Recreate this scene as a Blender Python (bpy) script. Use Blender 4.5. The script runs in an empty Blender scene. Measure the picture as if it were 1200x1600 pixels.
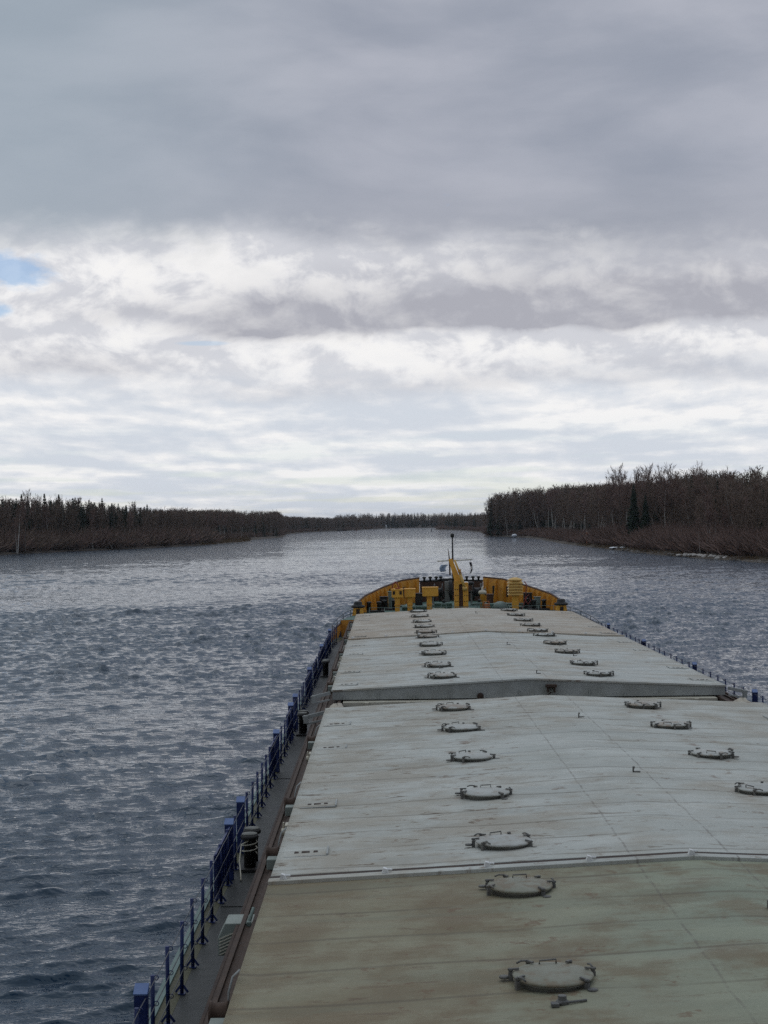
import bpy, math, random
import numpy as np
from mathutils import Vector, Matrix
R = math.radians
scene = bpy.context.scene
COL = scene.collection
PI = math.pi

# ------------------------------------------------------------------ helpers
class MB:
    """collects vertices and faces in world coordinates and links them as one mesh object"""
    def __init__(s): s.v = []; s.f = []; s.sm = []
    def add(s, vs, fs, smooth=False):
        b = len(s.v); s.v += [tuple(p) for p in vs]
        for f in fs: s.f.append(tuple(i + b for i in f)); s.sm.append(smooth)
        return s
    def box(s, x0, x1, y0, y1, z0, z1):
        return s.add([(x0,y0,z0),(x1,y0,z0),(x1,y1,z0),(x0,y1,z0),(x0,y0,z1),(x1,y0,z1),(x1,y1,z1),(x0,y1,z1)],
              [(3,2,1,0),(4,5,6,7),(0,1,5,4),(1,2,6,5),(2,3,7,6),(3,0,4,7)])
    def obox(s, c, ax, ay, az):
        c = Vector(c); ax = Vector(ax); ay = Vector(ay); az = Vector(az)
        vs = [c + ax*i + ay*j + az*k for k in (-1,1) for j in (-1,1) for i in (-1,1)]
        return s.add(vs, [(0,2,3,1),(4,5,7,6),(0,1,5,4),(1,3,7,5),(3,2,6,7),(2,0,4,6)])
    def beam(s, a, b, w, h, up=(0,0,1)):
        a = Vector(a); b = Vector(b); d = (b - a); L = d.length; d.normalize()
        sx = d.cross(Vector(up))
        if sx.length < 1e-4: sx = d.cross(Vector((1,0,0)))
        sx.normalize(); uz = sx.cross(d)
        return s.obox((a + b)/2, sx*w/2, d*L/2, uz*h/2)
    def tube(s, pts, r, n=8, cap=True):
        pts = [Vector(p) for p in pts]; m = len(pts)
        rr = r if isinstance(r, (list, tuple)) else [r]*m
        vs = []
        for i, p in enumerate(pts):
            d = (pts[min(i+1, m-1)] - pts[max(i-1, 0)]).normalized()
            u = d.cross(Vector((0,0,1)))
            if u.length < 1e-3: u = d.cross(Vector((0,1,0)))
            u.normalize(); w = d.cross(u)
            vs += [p + (u*math.cos(2*PI*k/n) + w*math.sin(2*PI*k/n))*rr[i] for k in range(n)]
        fs = [(i*n+k, i*n+(k+1) % n, (i+1)*n+(k+1) % n, (i+1)*n+k) for i in range(m-1) for k in range(n)]
        s.add(vs, fs, True)
        if cap:
            b = len(s.v) - len(vs)
            s.f.append(tuple(b + k for k in range(n))[::-1]); s.sm.append(False)
            s.f.append(tuple(b + (m-1)*n + k for k in range(n))); s.sm.append(False)
        return s
    def lathe(s, c, prof, n=24, axis='z', smooth=True):
        vs = []
        for (r, h) in prof:
            for k in range(n):
                a = 2*PI*k/n; p = (r*math.cos(a), r*math.sin(a), h)
                if axis == 'x': p = (p[2], p[0], p[1])
                if axis == 'y': p = (p[1], p[2], p[0])
                vs.append((c[0]+p[0], c[1]+p[1], c[2]+p[2]))
        m = len(prof)
        fs = [(i*n+k, i*n+(k+1) % n, (i+1)*n+(k+1) % n, (i+1)*n+k) for i in range(m-1) for k in range(n)]
        fs += [tuple(range(n))[::-1], tuple((m-1)*n+k for k in range(n))]
        return s.add(vs, fs, smooth)
    def prism(s, poly, y0, y1, axis='y'):
        """poly of (x,z) pairs pushed along y (or of (y,z) pairs pushed along x)"""
        n = len(poly)
        P = (lambda a, b, t: (a, t, b)) if axis == 'y' else (lambda a, b, t: (t, a, b))
        vs = [P(a, b, y0) for a, b in poly] + [P(a, b, y1) for a, b in poly]
        return s.add(vs, [tuple(range(n)), tuple(range(n, 2*n))[::-1]] + [(i, i+n, (i+1) % n + n, (i+1) % n) for i in range(n)])
    def build(s, name, mat, parent=None, bevel=0, loc=None):
        me = bpy.data.meshes.new(name)
        off = Vector(loc) if loc else (world(parent) if parent else Vector((0,0,0)))
        me.from_pydata([(p[0]-off[0], p[1]-off[1], p[2]-off[2]) for p in s.v], [], s.f)
        me.polygons.foreach_set('use_smooth', s.sm)
        me.update()
        import bmesh
        bm = bmesh.new(); bm.from_mesh(me); bmesh.ops.recalc_face_normals(bm, faces=bm.faces)
        if bevel:
            es = [e for e in bm.edges if len(e.link_faces) == 2 and e.calc_face_angle(0) > 0.6]
            bmesh.ops.bevel(bm, geom=es, offset=bevel, segments=2, affect='EDGES', profile=.6)
        bm.to_mesh(me); bm.free()
        if mat: me.materials.append(mat)
        o = bpy.data.objects.new(name, me); COL.objects.link(o)
        if parent:
            o.parent = parent
            o.location = off - world(parent)
        else: o.location = off
        return o
WPOS = {}
def world(o):
    p = Vector((0,0,0))
    while o is not None: p = p + o.location; o = o.parent
    return p
def np_mesh(name, V, F, mats, parent=None, mi=None, smooth=False):
    """fast mesh from arrays; F is an (n,3) or (n,4) integer array"""
    me = bpy.data.meshes.new(name); n, k = F.shape
    me.vertices.add(len(V)); me.vertices.foreach_set('co', np.asarray(V, np.float32).ravel())
    me.loops.add(n*k); me.loops.foreach_set('vertex_index', F.astype(np.int32).ravel())
    me.polygons.add(n); me.polygons.foreach_set('loop_start', np.arange(0, n*k, k, dtype=np.int32))
    if smooth: me.polygons.foreach_set('use_smooth', np.ones(n, bool))
    for m in mats: me.materials.append(m)
    if mi is not None: me.polygons.foreach_set('material_index', mi.astype(np.int32))
    me.update(calc_edges=True)
    o = bpy.data.objects.new(name, me); COL.objects.link(o)
    if parent: o.parent = parent
    return o
def empty(name, loc):
    o = bpy.data.objects.new(name, None); COL.objects.link(o); o.location = loc; return o
def tag(o, label=None, cat=None, group=None, kind=None):
    if label: o['label'] = label
    if cat: o['category'] = cat
    if group: o['group'] = group
    if kind: o['kind'] = kind
    return o
def copy_tree(o, parent=None):
    kids = list(o.children)
    c = o.copy(); COL.objects.link(c); c.parent = parent
    for ch in kids: copy_tree(ch, c)
    return c

# ------------------------------------------------------------------ node expressions
class N:
    """node sockets with arithmetic"""
    def __init__(s, t, sock): s.t = t; s.s = sock
    def _m(s, op, *o):
        n = s.t.nodes.new('ShaderNodeMath'); n.operation = op
        for i, q in enumerate((s,) + o):
            if isinstance(q, N): s.t.links.new(q.s, n.inputs[i])
            else: n.inputs[i].default_value = float(q)
        return N(s.t, n.outputs[0])
    def __add__(s, o): return s._m('ADD', o)
    __radd__ = __add__
    def __sub__(s, o): return s._m('SUBTRACT', o)
    def __rsub__(s, o): return (s*-1.0) + o
    def __mul__(s, o): return s._m('MULTIPLY', o)
    __rmul__ = __mul__
    def __truediv__(s, o): return s._m('DIVIDE', o)
    def pow(s, e): return s._m('POWER', e)
    def sin(s): return s._m('SINE')
    def abs(s): return s._m('ABSOLUTE')
    def exp(s): return s._m('EXPONENT')
    def sqrt(s): return s._m('SQRT')
    def max(s, o): return s._m('MAXIMUM', o)
    def min(s, o): return s._m('MINIMUM', o)
    def clamp(s): return s.max(0.0).min(1.0)
    def frac(s): return s._m('FRACT')
    def step(s, a, b):                       # smoothstep
        n = s.t.nodes.new('ShaderNodeMapRange'); n.interpolation_type = 'SMOOTHSTEP'
        s.t.links.new(s.s, n.inputs[0]); n.inputs[1].default_value = a; n.inputs[2].default_value = b
        return N(s.t, n.outputs[0])
def xyz(t, vec):
    n = t.nodes.new('ShaderNodeSeparateXYZ'); t.links.new(vec.s, n.inputs[0])
    return [N(t, n.outputs[i]) for i in range(3)]
def comb(t, x, y, z=0.0):
    n = t.nodes.new('ShaderNodeCombineXYZ')
    for i, q in enumerate((x, y, z)):
        if isinstance(q, N): t.links.new(q.s, n.inputs[i])
        else: n.inputs[i].default_value = float(q)
    return N(t, n.outputs[0])
def noise(t, vec, scale=1.0, detail=4.0, rough=0.5, dist=0.0):
    n = t.nodes.new('ShaderNodeTexNoise'); t.links.new(vec.s, n.inputs['Vector'])
    n.inputs['Scale'].default_value = scale; n.inputs['Detail'].default_value = detail
    n.inputs['Roughness'].default_value = rough; n.inputs['Distortion'].default_value = dist
    return N(t, n.outputs[0])
def mixc(t, f, a, b, mode='MIX'):
    n = t.nodes.new('ShaderNodeMix'); n.data_type = 'RGBA'; n.blend_type = mode
    if isinstance(f, N): t.links.new(f.s, n.inputs[0])
    else: n.inputs[0].default_value = f
    for q, i in ((a, 6), (b, 7)):
        if isinstance(q, N): t.links.new(q.s, n.inputs[i])
        else: n.inputs[i].default_value = (*q, 1) if len(q) == 3 else q
    return N(t, n.outputs[2])
def newmat(name):
    m = bpy.data.materials.new(name); m.use_nodes = True; t = m.node_tree
    return m, t, t.nodes['Principled BSDF']
def pos(t): return N(t, t.nodes.new('ShaderNodeNewGeometry').outputs['Position'])
def objc(t): return N(t, t.nodes.new('ShaderNodeTexCoord').outputs['Object'])
def bump(t, bs, h, strength, dist):
    b = t.nodes.new('ShaderNodeBump'); b.inputs['Strength'].default_value = strength; b.inputs['Distance'].default_value = dist
    t.links.new(h.s, b.inputs['Height']); t.links.new(b.outputs[0], bs.inputs['Normal'])
def paint(name, a, b=None, rough=.6, metal=0, scale=2.5, rust=0.0, rustcol=(.13,.06,.03), dirt=.35):
    m, t, bs = newmat(name); p = pos(t)
    b = b or tuple(c*.75 for c in a)
    n1 = noise(t, p, scale, 6, .6); n2 = noise(t, p, scale*5, 5, .65)
    c = mixc(t, n1.step(.35, .68), a, b)
    if rust: c = mixc(t, (n2*.55 + n1*.45).step(.70 - .22*rust, .78 - .18*rust), c, rustcol)
    c = mixc(t, noise(t, p, scale*14, 3, .6).step(.5, .75)*dirt, c, tuple(q*.5 for q in a))
    bs.inputs['Specular IOR Level'].default_value = .3
    t.links.new(c.s, bs.inputs['Base Color'])
    bs.inputs['Metallic'].default_value = metal
    r = n2*.3 + (rough - .15); t.links.new(r.s, bs.inputs['Roughness'])
    bump(t, bs, n2, .25, .01)
    return m

def lid_paint(name, a, b, rough=.6, rust=.2, rustcol=(.2,.14,.08), scale=3):
    """lid paint whose wear differs from one lid to the next"""
    m = paint(name, a, b, rough, rust=rust, rustcol=rustcol, scale=scale); t = m.node_tree; bs = t.nodes['Principled BSDF']
    src = N(t, bs.inputs['Base Color'].links[0].from_socket)
    v = N(t, t.nodes.new('ShaderNodeObjectInfo').outputs['Random'])
    n = noise(t, pos(t), 4.5, 6, .65)
    c = mixc(t, (n + v*.22).step(.52, .72)*.75, src, rustcol)
    c = mixc(t, (v*7.13).frac()*.35, c, tuple(q*.6 for q in a))
    t.links.new(c.s, bs.inputs['Base Color']); return m

# ------------------------------------------------------------------ camera and light
cam = bpy.data.cameras.new('camera'); co = bpy.data.objects.new('camera', cam); COL.objects.link(co)
cam.sensor_fit = 'VERTICAL'; cam.sensor_height = 24; cam.lens = 24*2416/1600
cam.clip_start = .1; cam.clip_end = 20000
M = Matrix.Rotation(R(.07), 4, 'Z') @ Matrix.Rotation(R(90 + .38), 4, 'X') @ Matrix.Rotation(R(-.75), 4, 'Z')
co.matrix_world = Matrix.Translation((0, 0, 8.5)) @ M
scene.camera = co
SUN_EL, SUN_AZ = 68, 4
sl = bpy.data.lights.new('sun', 'SUN'); so = bpy.data.objects.new('sun', sl); COL.objects.link(so)
sl.energy = .7; sl.angle = R(75); sl.color = (1, .96, .9)
so.rotation_euler = (-R(90 - SUN_EL), 0, -R(SUN_AZ)); so.location = (0, 60, 60)
scene.view_settings.view_transform = 'Standard'; scene.view_settings.look = 'None'
scene.view_settings.exposure = .16; scene.view_settings.gamma = 1
scene.cycles.use_denoising = False
scene.cycles.max_bounces = 6; scene.cycles.caustics_reflective = False; scene.cycles.caustics_refractive = False

# ------------------------------------------------------------------ sky: blue behind, cloud layers laid out by direction
w = bpy.data.worlds.new('World'); scene.world = w; w.use_nodes = True; t = w.node_tree
for n in list(t.nodes): t.nodes.remove(n)
out = t.nodes.new('ShaderNodeOutputWorld')
sky = t.nodes.new('ShaderNodeTexSky'); sky.sky_type = 'NISHITA'; sky.sun_disc = False
sky.sun_elevation = R(SUN_EL); sky.sun_rotation = R(SUN_AZ); sky.air_density = 1.0; sky.dust_density = .2
sky.ozone_density = 2.0
bg1 = t.nodes.new('ShaderNodeBackground'); bg1.inputs[1].default_value = .085; t.links.new(mixc(t, 1.0, N(t, sky.outputs[0]), (.90, .97, 1.08), 'MULTIPLY').s, bg1.inputs[0])
d = N(t, t.nodes.new('ShaderNodeTexCoord').outputs['Generated'])
X, Y, Z = xyz(t, d)
hl = (X*X + Y*Y).sqrt().max(1e-4)
e = (Z/hl).max(0.0)*2.0
a = X._m('ARCTAN2', Y)*2.0
inv = lambda v: v._m('POWER', -1.0)
k = inv(e + .10)
qx, qy = a*k, k
nW = noise(t, comb(t, a*2.2 + 3.0, e*6.0), 1.0, 4, .5)                # slow warp
aw = a + (nW - .5)*.10; ew = e + (nW - .5)*.03
nA = noise(t, comb(t, a*2.4, e*6.5), 1.0, 7, .52, .2)
nBig = noise(t, comb(t, aw*4.6 + 7.3, ew*10.0), 1.0, 6, .54)
def puff(de): return noise(t, comb(t, (aw + de*.5)*10.0 + 1.7, (ew + de)*15.0), 1.0, 10, .60, .25)
nP, nP2 = puff(0.0), puff(.016)
def strk(de): return noise(t, comb(t, aw*(inv(e + .26)*1.5) + 3.1 + de*4.0, inv(e + de + .19)*1.75), 1.0, 9, .55, .12)
nS, nS2 = strk(0.0), strk(.008)
nF = noise(t, comb(t, a*30.0, e*75.0), 1.0, 6, .62)
# puffy band: lit tops, grey bases
nM = noise(t, comb(t, aw*5.0 + 4.4, ew*9.0 + 2.0), 1.0, 8, .56, .25)
nM2 = noise(t, comb(t, (aw + .012)*5.0 + 4.4, (ew + .02)*9.0 + 2.0), 1.0, 8, .56, .25)
B = (.56 + (nM - nM2)*3.6 + (nP - nP2)*2.9 + (nBig - .5)*1.4 + (nP - .5)*.6 + (nF - .5)*.12).clamp()
def gauss(ca, ce, wa, wu, wd):
    da = (a - ca)/wa
    de = (e - ce + (nP - .5)*.045 + (nM - .5)*.03)
    up = (de.max(0.0))/wu; dn = ((de*-1.0).max(0.0))/wd
    return ((da*da + up*up + dn*dn)*-1.0).exp()
dark = (gauss(.17, .254, .25, .070, .010)*1.4 + gauss(-.14, .252, .085, .040, .011)*1.3 + gauss(.47, .265, .14, .07, .016)*.9
        + gauss(-.30, .272, .11, .022, .014)*.45 + gauss(-.40, .198, .13, .024, .012)*.5 + gauss(.38, .180, .2, .026, .010)*.42
        + gauss(.10, .178, .10, .018, .010)*.3 + gauss(-.12, .165, .14, .018, .010)*.3).clamp()
band = mixc(t, B.step(.08, .80), (.58, .59, .63), (.80, .795, .80))
band = mixc(t, B.step(.66, .95)*.75, band, (.84, .83, .82))
band = mixc(t, (dark*(.92 + (nP - .5)*.8 + (nP - nP2)*-1.6)).clamp(), band, (.375, .38, .425))
# lower layers drawn out toward the horizon
Bs = (.50 + (nS - .5)*1.4 + (nBig - .5)*1.3 + (nS - nS2)*3.2 + (nP - nP2)*1.1 + (nF - .5)*.10).clamp()
streak = mixc(t, Bs.step(.10, .90), (.585, .625, .685), (.77, .775, .79))
streak = mixc(t, Bs.step(.64, .92)*.65, streak, (.86, .85, .84))
streak = mixc(t, dark*.8, streak, (.40, .41, .46))
low = mixc(t, (e + (nS - .5)*.08).step(.14, .24), streak, band)
# high stratus
strat = mixc(t, nA.step(.32, .68), (.275, .302, .365), (.395, .412, .472))
strat = mixc(t, (e*-1.0).step(-.47, -.35)*.35, strat, (.355, .365, .405))
strat = mixc(t, e.step(.68, 1.4)*.85, strat, (.26, .36, .51))
strat = mixc(t, (a*-1.0).step(.0, .5)*.5, strat, (.30, .375, .43))
edge = (e + (nA - .5)*.14 + (nP - .5)*.10 + (nBig - .5)*.10 + a*.03).step(.312, .400)
cl = mixc(t, edge, low, strat)
back = (a.abs()).step(3.2, 5.2)
cl = mixc(t, back*.55, cl, (.24, .25, .29))
# cover: blue hole on the left, pale gaps low down
hole = (((((a + .475)/.062).pow(2.0) + ((e - .324 + (a + .475)*.10)/.024).pow(2.0))*-1.0).exp()
        + ((((a + .50)/.035).pow(2.0) + ((e - .272)/.013).pow(2.0))*-1.0).exp())
hole = (hole*1.15 + (nM - .5)*1.3 + (nP - .5)*1.5 + (nF - .5)*1.0).step(.40, 1.0)*.72
nG = noise(t, comb(t, a*inv(e + .12)*.6 + 9.0, inv(e + .11)*1.9), 1.0, 8, .55)
gap = ((nG + (nS - .5)*.5).step(.46, .64))*((e*-1.0).step(-.15, -.03))*.45
slit = (((((a + .235)/.05).pow(2.0) + ((e - .233)/.005).pow(2.0))*-1.0).exp() + (nP - .5)*.6).step(.5, .85)*.4
cover = 1.0 - (hole + gap + slit).clamp()
bg2 = t.nodes.new('ShaderNodeBackground'); t.links.new(cl.s, bg2.inputs[0])
mx = t.nodes.new('ShaderNodeMixShader'); t.links.new(cover.s, mx.inputs[0]); t.links.new(bg1.outputs[0], mx.inputs[1]); t.links.new(bg2.outputs[0], mx.inputs[2])
t.links.new(mx.outputs[0], out.inputs[0])

# ------------------------------------------------------------------ materials
def cover_mat(name, a, b, stain, stain_amt, seed, patch=None):
    m, t, bs = newmat(name); p = pos(t); x, y, z = xyz(t, p)
    c = mixc(t, noise(t, comb(t, x*.35 + seed, y*.40), 1, 6, .6).step(.32, .68), a, b)
    c = mixc(t, noise(t, comb(t, x*.5 + seed, y*.9 + 3.0), 1, 6, .65).step(.45, .70)*.45, c, tuple(min(1, q*1.22) for q in a))
    s1 = noise(t, comb(t, x*.30 + seed*2, y*1.3), 1, 9, .66, .3)
    s2 = noise(t, comb(t, x*.8 + seed*3, y*3.2), 1, 9, .7, .2)
    big = noise(t, comb(t, x*.22 + seed*5, y*.14), 1, 3, .5)
    side = ((x - 4.2).abs()/6.0).pow(1.5)
    blot = noise(t, comb(t, x*.9 + seed, y*.75), 1, 7, .62)
    if seed < 2:                                          # the near cover is browner toward its left edge
        warm = ((x*-1.0 + (big - .5)*9.0).step(-7.5, 1.5))*.65; c = mixc(t, warm, c, (.245, .205, .13))
        c = mixc(t, (blot + (s2 - .5)*.6).step(.46, .66)*.7, c, (.18, .145, .09))
        c = mixc(t, (s1 + (blot - .5)*.5).step(.54, .70)*.6, c, (.285, .29, .235))
    left = ((x*-1.0).step(-8.5, 0.5)*.8 + .35)
    c = mixc(t, (blot*.6 + s2*.4).step(.48, .66)*left*.42, c, tuple(q*.66 + r_*.16 for q, r_ in zip(a, stain)))
    f = (s1*.22 + s2*.22 + blot*.56 + (big - .5)*.35 + side*.06).step(.47 - .05*stain_amt, .64)*(.28 + .42*stain_amt)
    c = mixc(t, f.clamp(), c, stain)
    grey = noise(t, comb(t, x*.18 + seed, y*1.0 + 7.0), 1, 8, .62, .3).step(.50, .66)
    c = mixc(t, grey*.35, c, tuple(q*.62 for q in a))
    # paint lifting along the ripples: short dark dashes edged with rust
    dn = noise(t, comb(t, x*1.7 + seed, y*4.2), 1, 8, .68, .5)
    patchy = ((big + (s1 - .5)*.6).step(.36, .6)*.7 + .25)*left
    c = mixc(t, dn.step(.55, .65)*patchy*(.40 if seed < 2 else .60), c, (.25, .19, .125))
    c = mixc(t, dn.step(.60, .66)*patchy*(.45 if seed < 2 else .8), c, (.085, .055, .04))
    rows = ((((x - 1.69)/.75).pow(2.0))*-1.0).exp() + ((((x - 6.55)/.75).pow(2.0))*-1.0).exp()
    spot = (noise(t, comb(t, x*2.2 + 5, y*2.4 + seed), 1, 6, .72) + rows*.045).step(.60, .67)
    c = mixc(t, spot*.6, c, (.15, .085, .05))
    def line(v, c0, w_): return ((v - c0).abs()*-1.0).step(-w_, -w_*.3)
    wob = (s1 - .5)*.05
    seam = (line(x + wob, 3.42, .025) + line(x + wob, 4.82, .025)).clamp()*(s2.step(.38, .6))
    c = mixc(t, seam*.55, c, (.12, .10, .085))
    yy = (y/1.24 + seed*.37 + (s2 - .5)*.03).frac()
    cross = ((yy - .5).abs()*-1.0).step(-.04, -.012)*(s1.step(.36, .56)*.75 + .2)
    c = mixc(t, cross*.55, c, (.11, .09, .065))
    if patch:
        px, py = patch
        g = ((((x - px)/.75).pow(2.0) + ((y - py)/.30).pow(2.0))*-1.0).exp()
        c = mixc(t, (g*1.4 + (s2 - .55)*1.6*g).step(.35, .75)*.8, c, (.20, .085, .05))
    fine = noise(t, p, 22, 4, .7)
    c = mixc(t, fine.step(.45, .8)*.30, c, tuple(q*.5 for q in a))
    t.links.new(c.s, bs.inputs['Base Color'])
    r = s1*.25 + .50; t.links.new(r.s, bs.inputs['Roughness']); bs.inputs['Specular IOR Level'].default_value = .12
    h = s2*.5 + dn.step(.58, .66)*-.35 + fine*.25 + noise(t, comb(t, x*.7, y*.8 + seed), 1, 3, .5)*1.4
    bump(t, bs, h, .4, .04)
    return m
MAT = {}
MAT['coverA'] = cover_mat('tan weathered cover', (.275,.295,.215), (.225,.255,.195), (.165,.118,.066), 1.0, 1.7)
MAT['coverB'] = cover_mat('grey weathered cover', (.455,.465,.425), (.385,.395,.355), (.27,.215,.145), .50, 4.1, (0.0, 17.75))
MAT['coverC'] = cover_mat('pale grey cover', (.465,.475,.44), (.40,.41,.375), (.32,.25,.165), .40, 7.9)
MAT['coverD'] = cover_mat('beige rusty cover', (.45,.42,.36), (.40,.365,.305), (.31,.23,.15), .60, 12.3)
MAT['grey'] = paint('grey cover paint', (.33,.345,.33), (.27,.28,.26), .6, rust=.25)
MAT['lid'] = lid_paint('lid paint', (.46,.465,.43), (.36,.365,.33), .6, rust=.22, rustcol=(.22,.15,.09), scale=3)
MAT['lidA'] = lid_paint('tan lid paint', (.25,.25,.195), (.20,.20,.15), .6, rust=.25, rustcol=(.17,.12,.07), scale=3)
MAT['clamp'] = paint('dark clamp metal', (.10,.10,.095), (.16,.15,.13), .6, rust=.3)
MAT['ring'] = paint('dark ring', (.21,.21,.19), (.13,.13,.115), .7, rust=.2)
MAT['rust'] = paint('rust brown primer', (.066,.040,.027), (.045,.028,.02), .75, rust=.3, rustcol=(.13,.07,.04))
MAT['rust_and_shade'] = paint('dark rust and recess shade', (.035,.022,.018), (.05,.03,.02), .8)  # rusty parts, and painted shade in slots and openings
MAT['deck'] = paint('dark deck paint', (.030,.032,.029), (.022,.024,.023), .55, scale=1.2, rust=.08)
MAT['olive'] = paint('olive waterway', (.085,.08,.04), (.065,.065,.035), .6)
MAT['seagreen'] = paint('pale green edge', (.14,.20,.18), (.11,.165,.15), .6)
MAT['hull'] = paint('blue hull', (.03,.045,.09), (.025,.035,.07), .5, rust=.15)
MAT['blue'] = paint('blue rail paint', (.011,.024,.105), (.008,.018,.075), .45, rust=.08)
MAT['bluetop'] = paint('light blue cap', (.10,.16,.32), (.07,.11,.24), .5)  # post caps, lighter blue than the posts
MAT['black'] = paint('black gear', (.018,.018,.018), (.03,.028,.026), .5, rust=.15, rustcol=(.06,.035,.025))
MAT['yellow'] = paint('ochre yellow', (.80,.40,.055), (.68,.32,.045), .55, rust=.32, rustcol=(.22,.09,.03))
MAT['ochre'] = paint('ochre bulwark', (.70,.32,.045), (.52,.22,.035), .6, rust=.42, rustcol=(.16,.065,.025))
MAT['lightyellow'] = paint('light yellow', (.62,.40,.12), (.55,.33,.09), .5, rust=.08)
MAT['rim'] = paint('brown rim', (.10,.05,.03), (.07,.035,.025), .6)
MAT['fgreen'] = paint('green deck', (.07,.14,.115), (.055,.11,.09), .6, rust=.2)
MAT['gearpale'] = paint('pale green gear', (.20,.26,.23), (.15,.19,.17), .6, rust=.2)
MAT['cream'] = paint('cream', (.55,.52,.42), (.48,.44,.34), .5, rust=.1)
MAT['white'] = paint('white', (.72,.72,.70), (.6,.6,.58), .5, rust=.05)
MAT['greybox'] = paint('grey green housing', (.22,.25,.22), (.17,.195,.17), .5, rust=.1)
MAT['canvas'] = paint('beige canvas', (.42,.38,.31), (.34,.30,.24), .85)
MAT['red'] = paint('faded red hose', (.28,.06,.045), (.22,.05,.04), .7)
MAT['wire'] = paint('wire', (.07,.075,.085), None, .5, metal=.3)
MAT['dark'] = paint('hold shade', (.02,.018,.016), None, .9)  # near-black, puts the shade down in the hold into the colour
MAT['paleblue'] = paint('pale blue cloth', (.36,.44,.55), (.25,.32,.45), .9)
MAT['orange'] = paint('orange marker', (.48,.16,.06), (.36,.12,.05), .6, rust=.2)
MAT['wall'] = paint('white superstructure', (.55,.55,.53), (.48,.48,.46), .5)
MAT['glass'] = paint('window glass', (.02,.025,.03), None, .15)

# ------------------------------------------------------------------ the ship
CX = 4.2; ZD = 2.1; ZC = 3.5; ZR = 3.78; HW = 5.9
ship = empty('cargo_ship', (CX, 40, 0))
tag(ship, 'long cargo ship with yellow bow bulwark, blue side rails and open deck under the camera', 'ship')
HWID = [(-12,7.38),(72,7.38),(80,7.3),(84,7.1),(87,6.65),(90,6.05),(93,5.3),(96,4.5),(99,3.3),(101,2.0),(102,.9),(102.3,0)]
def half(y):
    for (a0, b0), (a1, b1) in zip(HWID, HWID[1:]):
        if a0 <= y <= a1: return b0 + (b1 - b0)*(y - a0)/(a1 - a0)
    return 0
ys = [-12, 0, 30.0, 60.0, 72.0, 76.0, 80.0, 82.0, 84.0, 86.0, 88.0, 90.0, 91.4, 93.0, 94.4, 96.0, 97.4, 98.4, 99.2, 100.0, 100.8, 101.4, 102.0, 102.3]
# hull sides
m = MB()
for sgn in (-1, 1):
    for y0, y1 in zip(ys, ys[1:]):
        zt0 = ZD - .03 if y0 < 86 else 3.05; zt1 = ZD - .03 if y1 < 86 else 3.05
        a0, a1 = CX + sgn*half(y0), CX + sgn*half(y1)
        b0, b1 = CX + sgn*max(half(y0)*.97 - .02, 0), CX + sgn*max(half(y1)*.97 - .02, 0)
        m.add([(b0, y0, -1.2), (b1, y1, -1.2), (a1, y1, zt1), (a0, y0, zt0)], [(0, 1, 2, 3)])
m.add([(CX-7.3,-12,-1.2),(CX+7.3,-12,-1.2),(CX+7.38,-12,ZD),(CX-7.38,-12,ZD)], [(0,1,2,3)])
m.build('hull', MAT['hull'], ship)
# main deck: side walkways, bow end, with the hold open between the coamings
m = MB()
yd = [y for y in ys if y <= 86]
for sgn in (-1, 1):
    for y0, y1 in zip(yd, yd[1:]):
        m.add([(CX+sgn*5.6, y0, ZD), (CX+sgn*(half(y0)-.30), y0, ZD), (CX+sgn*(half(y1)-.30), y1, ZD), (CX+sgn*5.6, y1, ZD)], [(0,1,2,3)])
m.add([(CX-5.6,-12,ZD),(CX+5.6,-12,ZD),(CX+5.6,1.2,ZD),(CX-5.6,1.2,ZD)], [(0,1,2,3)])
for yw in (13.2, 25.9, 38.8, 51.4, 64.2): m.box(CX-7.05, CX-6.02, yw, yw+.03, ZD, ZD+.012)
m.build('deck', MAT['deck'], ship)
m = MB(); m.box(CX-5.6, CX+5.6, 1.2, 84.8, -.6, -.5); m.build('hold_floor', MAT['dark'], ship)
# gunwale: olive waterway inside, pale green outer edge
for sgn in (-1, 1):
    m = MB(); g = MB()
    for y0, y1 in zip(yd, yd[1:]):
        h0, h1 = half(y0), half(y1)
        m.add([(CX+sgn*(h0-.30), y0, ZD+.003), (CX+sgn*(h0-.12), y0, ZD+.04), (CX+sgn*(h1-.12), y1, ZD+.04), (CX+sgn*(h1-.30), y1, ZD+.003)], [(0,1,2,3)])
        g.add([(CX+sgn*(h0-.12), y0, ZD+.04), (CX+sgn*(h0-.12), y0, ZD+.07), (CX+sgn*h0, y0, ZD+.07), (CX+sgn*h0, y0, ZD-.06),
               (CX+sgn*(h1-.12), y1, ZD+.04), (CX+sgn*(h1-.12), y1, ZD+.07), (CX+sgn*h1, y1, ZD+.07), (CX+sgn*h1, y1, ZD-.06)],
              [(0,1,5,4),(1,2,6,5),(2,3,7,6)])
    m.build('waterway', MAT['olive'], ship); g.build('gunwale', MAT['seagreen'], ship)
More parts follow.
